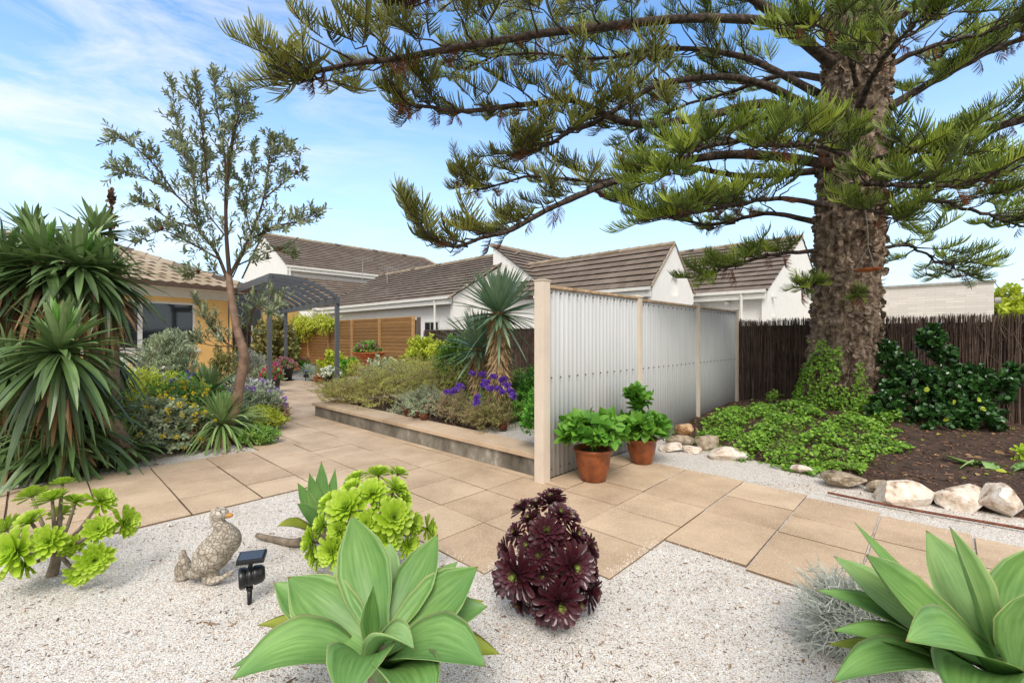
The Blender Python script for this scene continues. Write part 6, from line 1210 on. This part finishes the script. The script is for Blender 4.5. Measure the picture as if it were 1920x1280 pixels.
for (x,y,Yd,l,fm) in((545,674,19.5,'magenta flowers on the far low ledge nearest the yellow wall','magenta'),(500,676,18.5,'magenta flowers on the far low ledge, middle of three','magenta'),(470,676,18,'magenta flowers on the far low ledge nearest the small tree','magenta')):
    c=at(x,y,Yd); o=thing('bedding_flowers',l,'flowering plant',c,'magenta flowers on the far ledge'); m=MB(); flowerheads(m,c+rng.normal(size=(34,3))*[.22,.12,.07],.08,14); m.build('flowers',M['magenta'],o); m=MB(); P=c+rng.normal(size=(90,3))*[.22,.12,.06]-[0,0,.08]; m.inst(T_ov,frame(rdir(90),rdir(90,1))*.09,P); m.build('foliage',M['midgreen'],o)
m=MB(); c1_=at(455,684,18.6); c2_=at(555,684,20.6); d=u3((c2_-c1_)*[1,1,0]); m.box([(c1_[0]+c2_[0])/2,(c1_[1]+c2_[1])/2,.15],(np.linalg.norm((c2_-c1_)[:2])+.3,.4,.36),np.array([d,[-d[1],d[0],0],[0,0,1]])); q=m.build('low_ledge',M['terra2']); tag(q,'low brick coloured ledge below the magenta flowers','wall')
sh(515,690,17.6,.75,2.1,560,T_ov,.13,'olivetw','bronze green broad leaved shrub behind the pergola posts','shrub',nl=8,ln=.35,stems=10,low=-.9)
sh(541,690,19.0,.35,1.6,160,T_ov,.11,'midgreen','green shrub against the yellow wing wall','shrub',nl=8,ln=.35)
sh(462,700,14.5,.6,1.0,240,T_nar,.08,'silver','silvery shrub seen just right of the small tree trunk','shrub',nl=9)
sh(500,712,13.6,.45,.55,160,T_nar,.08,'greygreen','grey green low shrub behind the pot of magenta flowers','shrub',nl=9)
for (x,y,Yd,L_,mat,l) in((578,705,17.4,.55,'bluegrass','pale grass clump at the foot of the yellow wall'),(598,700,18.2,.45,'rostrata','spiky blue green rosette in front of the timber fence'),(570,690,19.6,.75,'freshgreen','tall fine grass clump beside the yellow wall edge')):
    c=at(x,y,Yd); c[2]=.05; o=thing('grass_clump',l,'plant',c,'clumps by the timber fence'); m=MB(); swordhead(m,c,90,L_,.03,5,85,.3); m.build('leaves',M[mat],o)
sh(586,711,15.6,.22,.24,90,T_nar,.06,'greygreen','small green cushion plant between the two far garden lights','cushion_plant',nl=8,cat='plant')
sh(603,713,15.2,.4,.2,150,T_nar,.05,'silver','low silver cushion plant right of the far garden lights','cushion_plant',nl=8,cat='plant')
sh(604,722,14.2,.25,.35,110,T_nar,.07,'orange','orange tipped succulent left of the white flower pot','cushion_plant',nl=8,cat='plant')
sh(625,700,15.5,.45,.9,150,T_ov,.12,'limeleaf','large leaved lime plant above the white flower pot','shrub',nl=6,ln=.25)
sh(655,705,14.8,.35,.7,130,T_ov,.10,'freshgreen','green leafy plant just right of the right pergola post','shrub',nl=6,ln=.25)
sh(612,705,16.2,.25,.8,70,T_nar,.10,'orange','reddish stemmed plant in front of the timber fence','shrub',nl=6)
# terracotta bowl on pedestal with flowers and concrete block planter
c=at(692,672,12.2); c[2]=.0; o=thing('terracotta_bowl','wide shallow terracotta bowl of mauve flowers on a pedestal near the timber fence','planter',c); m=MB(); zt=at(692,662,12.2)[2]; m.lathe([(.22,0),(.16,.1),(.11,zt*.5),(.14,zt*.8),(.24,zt*.88),(.44,zt),(.46,zt+.03),(.43,zt+.02),(.2,zt-.04),(0,zt-.04)],c,32); m.build('bowl',M['terra2'],o,True)
fol=MB(); cc=c+[-.05,0,zt+.08]; S,E=ell_shoots(cc,[.36,.3,.22],170,.12,low=-.2); shoots(fol,None,S,E,6,T_ov,.06); fol.build('foliage',M['midgreen'],o); fl=MB(); flowerheads(fl,E[:30]+[0,0,.02],.04,12); fl.build('flowers',M['pink'],o)
c=at(686,712,10.2); c[2]=0; m=MB(); m.box([0,0,.28],(.62,.5,.56),AX); q=m.build('concrete_block',M['conc'],bevel=.01); q.location=Vector(c); tag(q,'pale concrete planter block half hidden by the raised bed bush','block')
sh(722,700,10.4,.6,.95,220,T_round,.05,'greygreen','sparse round leaved shrub in front of the terracotta bowl','shrub',nl=8,ln=.25)
# tree far right
c=np.array([52.,48.,0]); shrub('tree','round green tree top just right of the grey brick building',c,6.3,2.6,2.6,420,T_ov,.45,'limeleaf','tree',nl=8,ln=1.,stems=5)
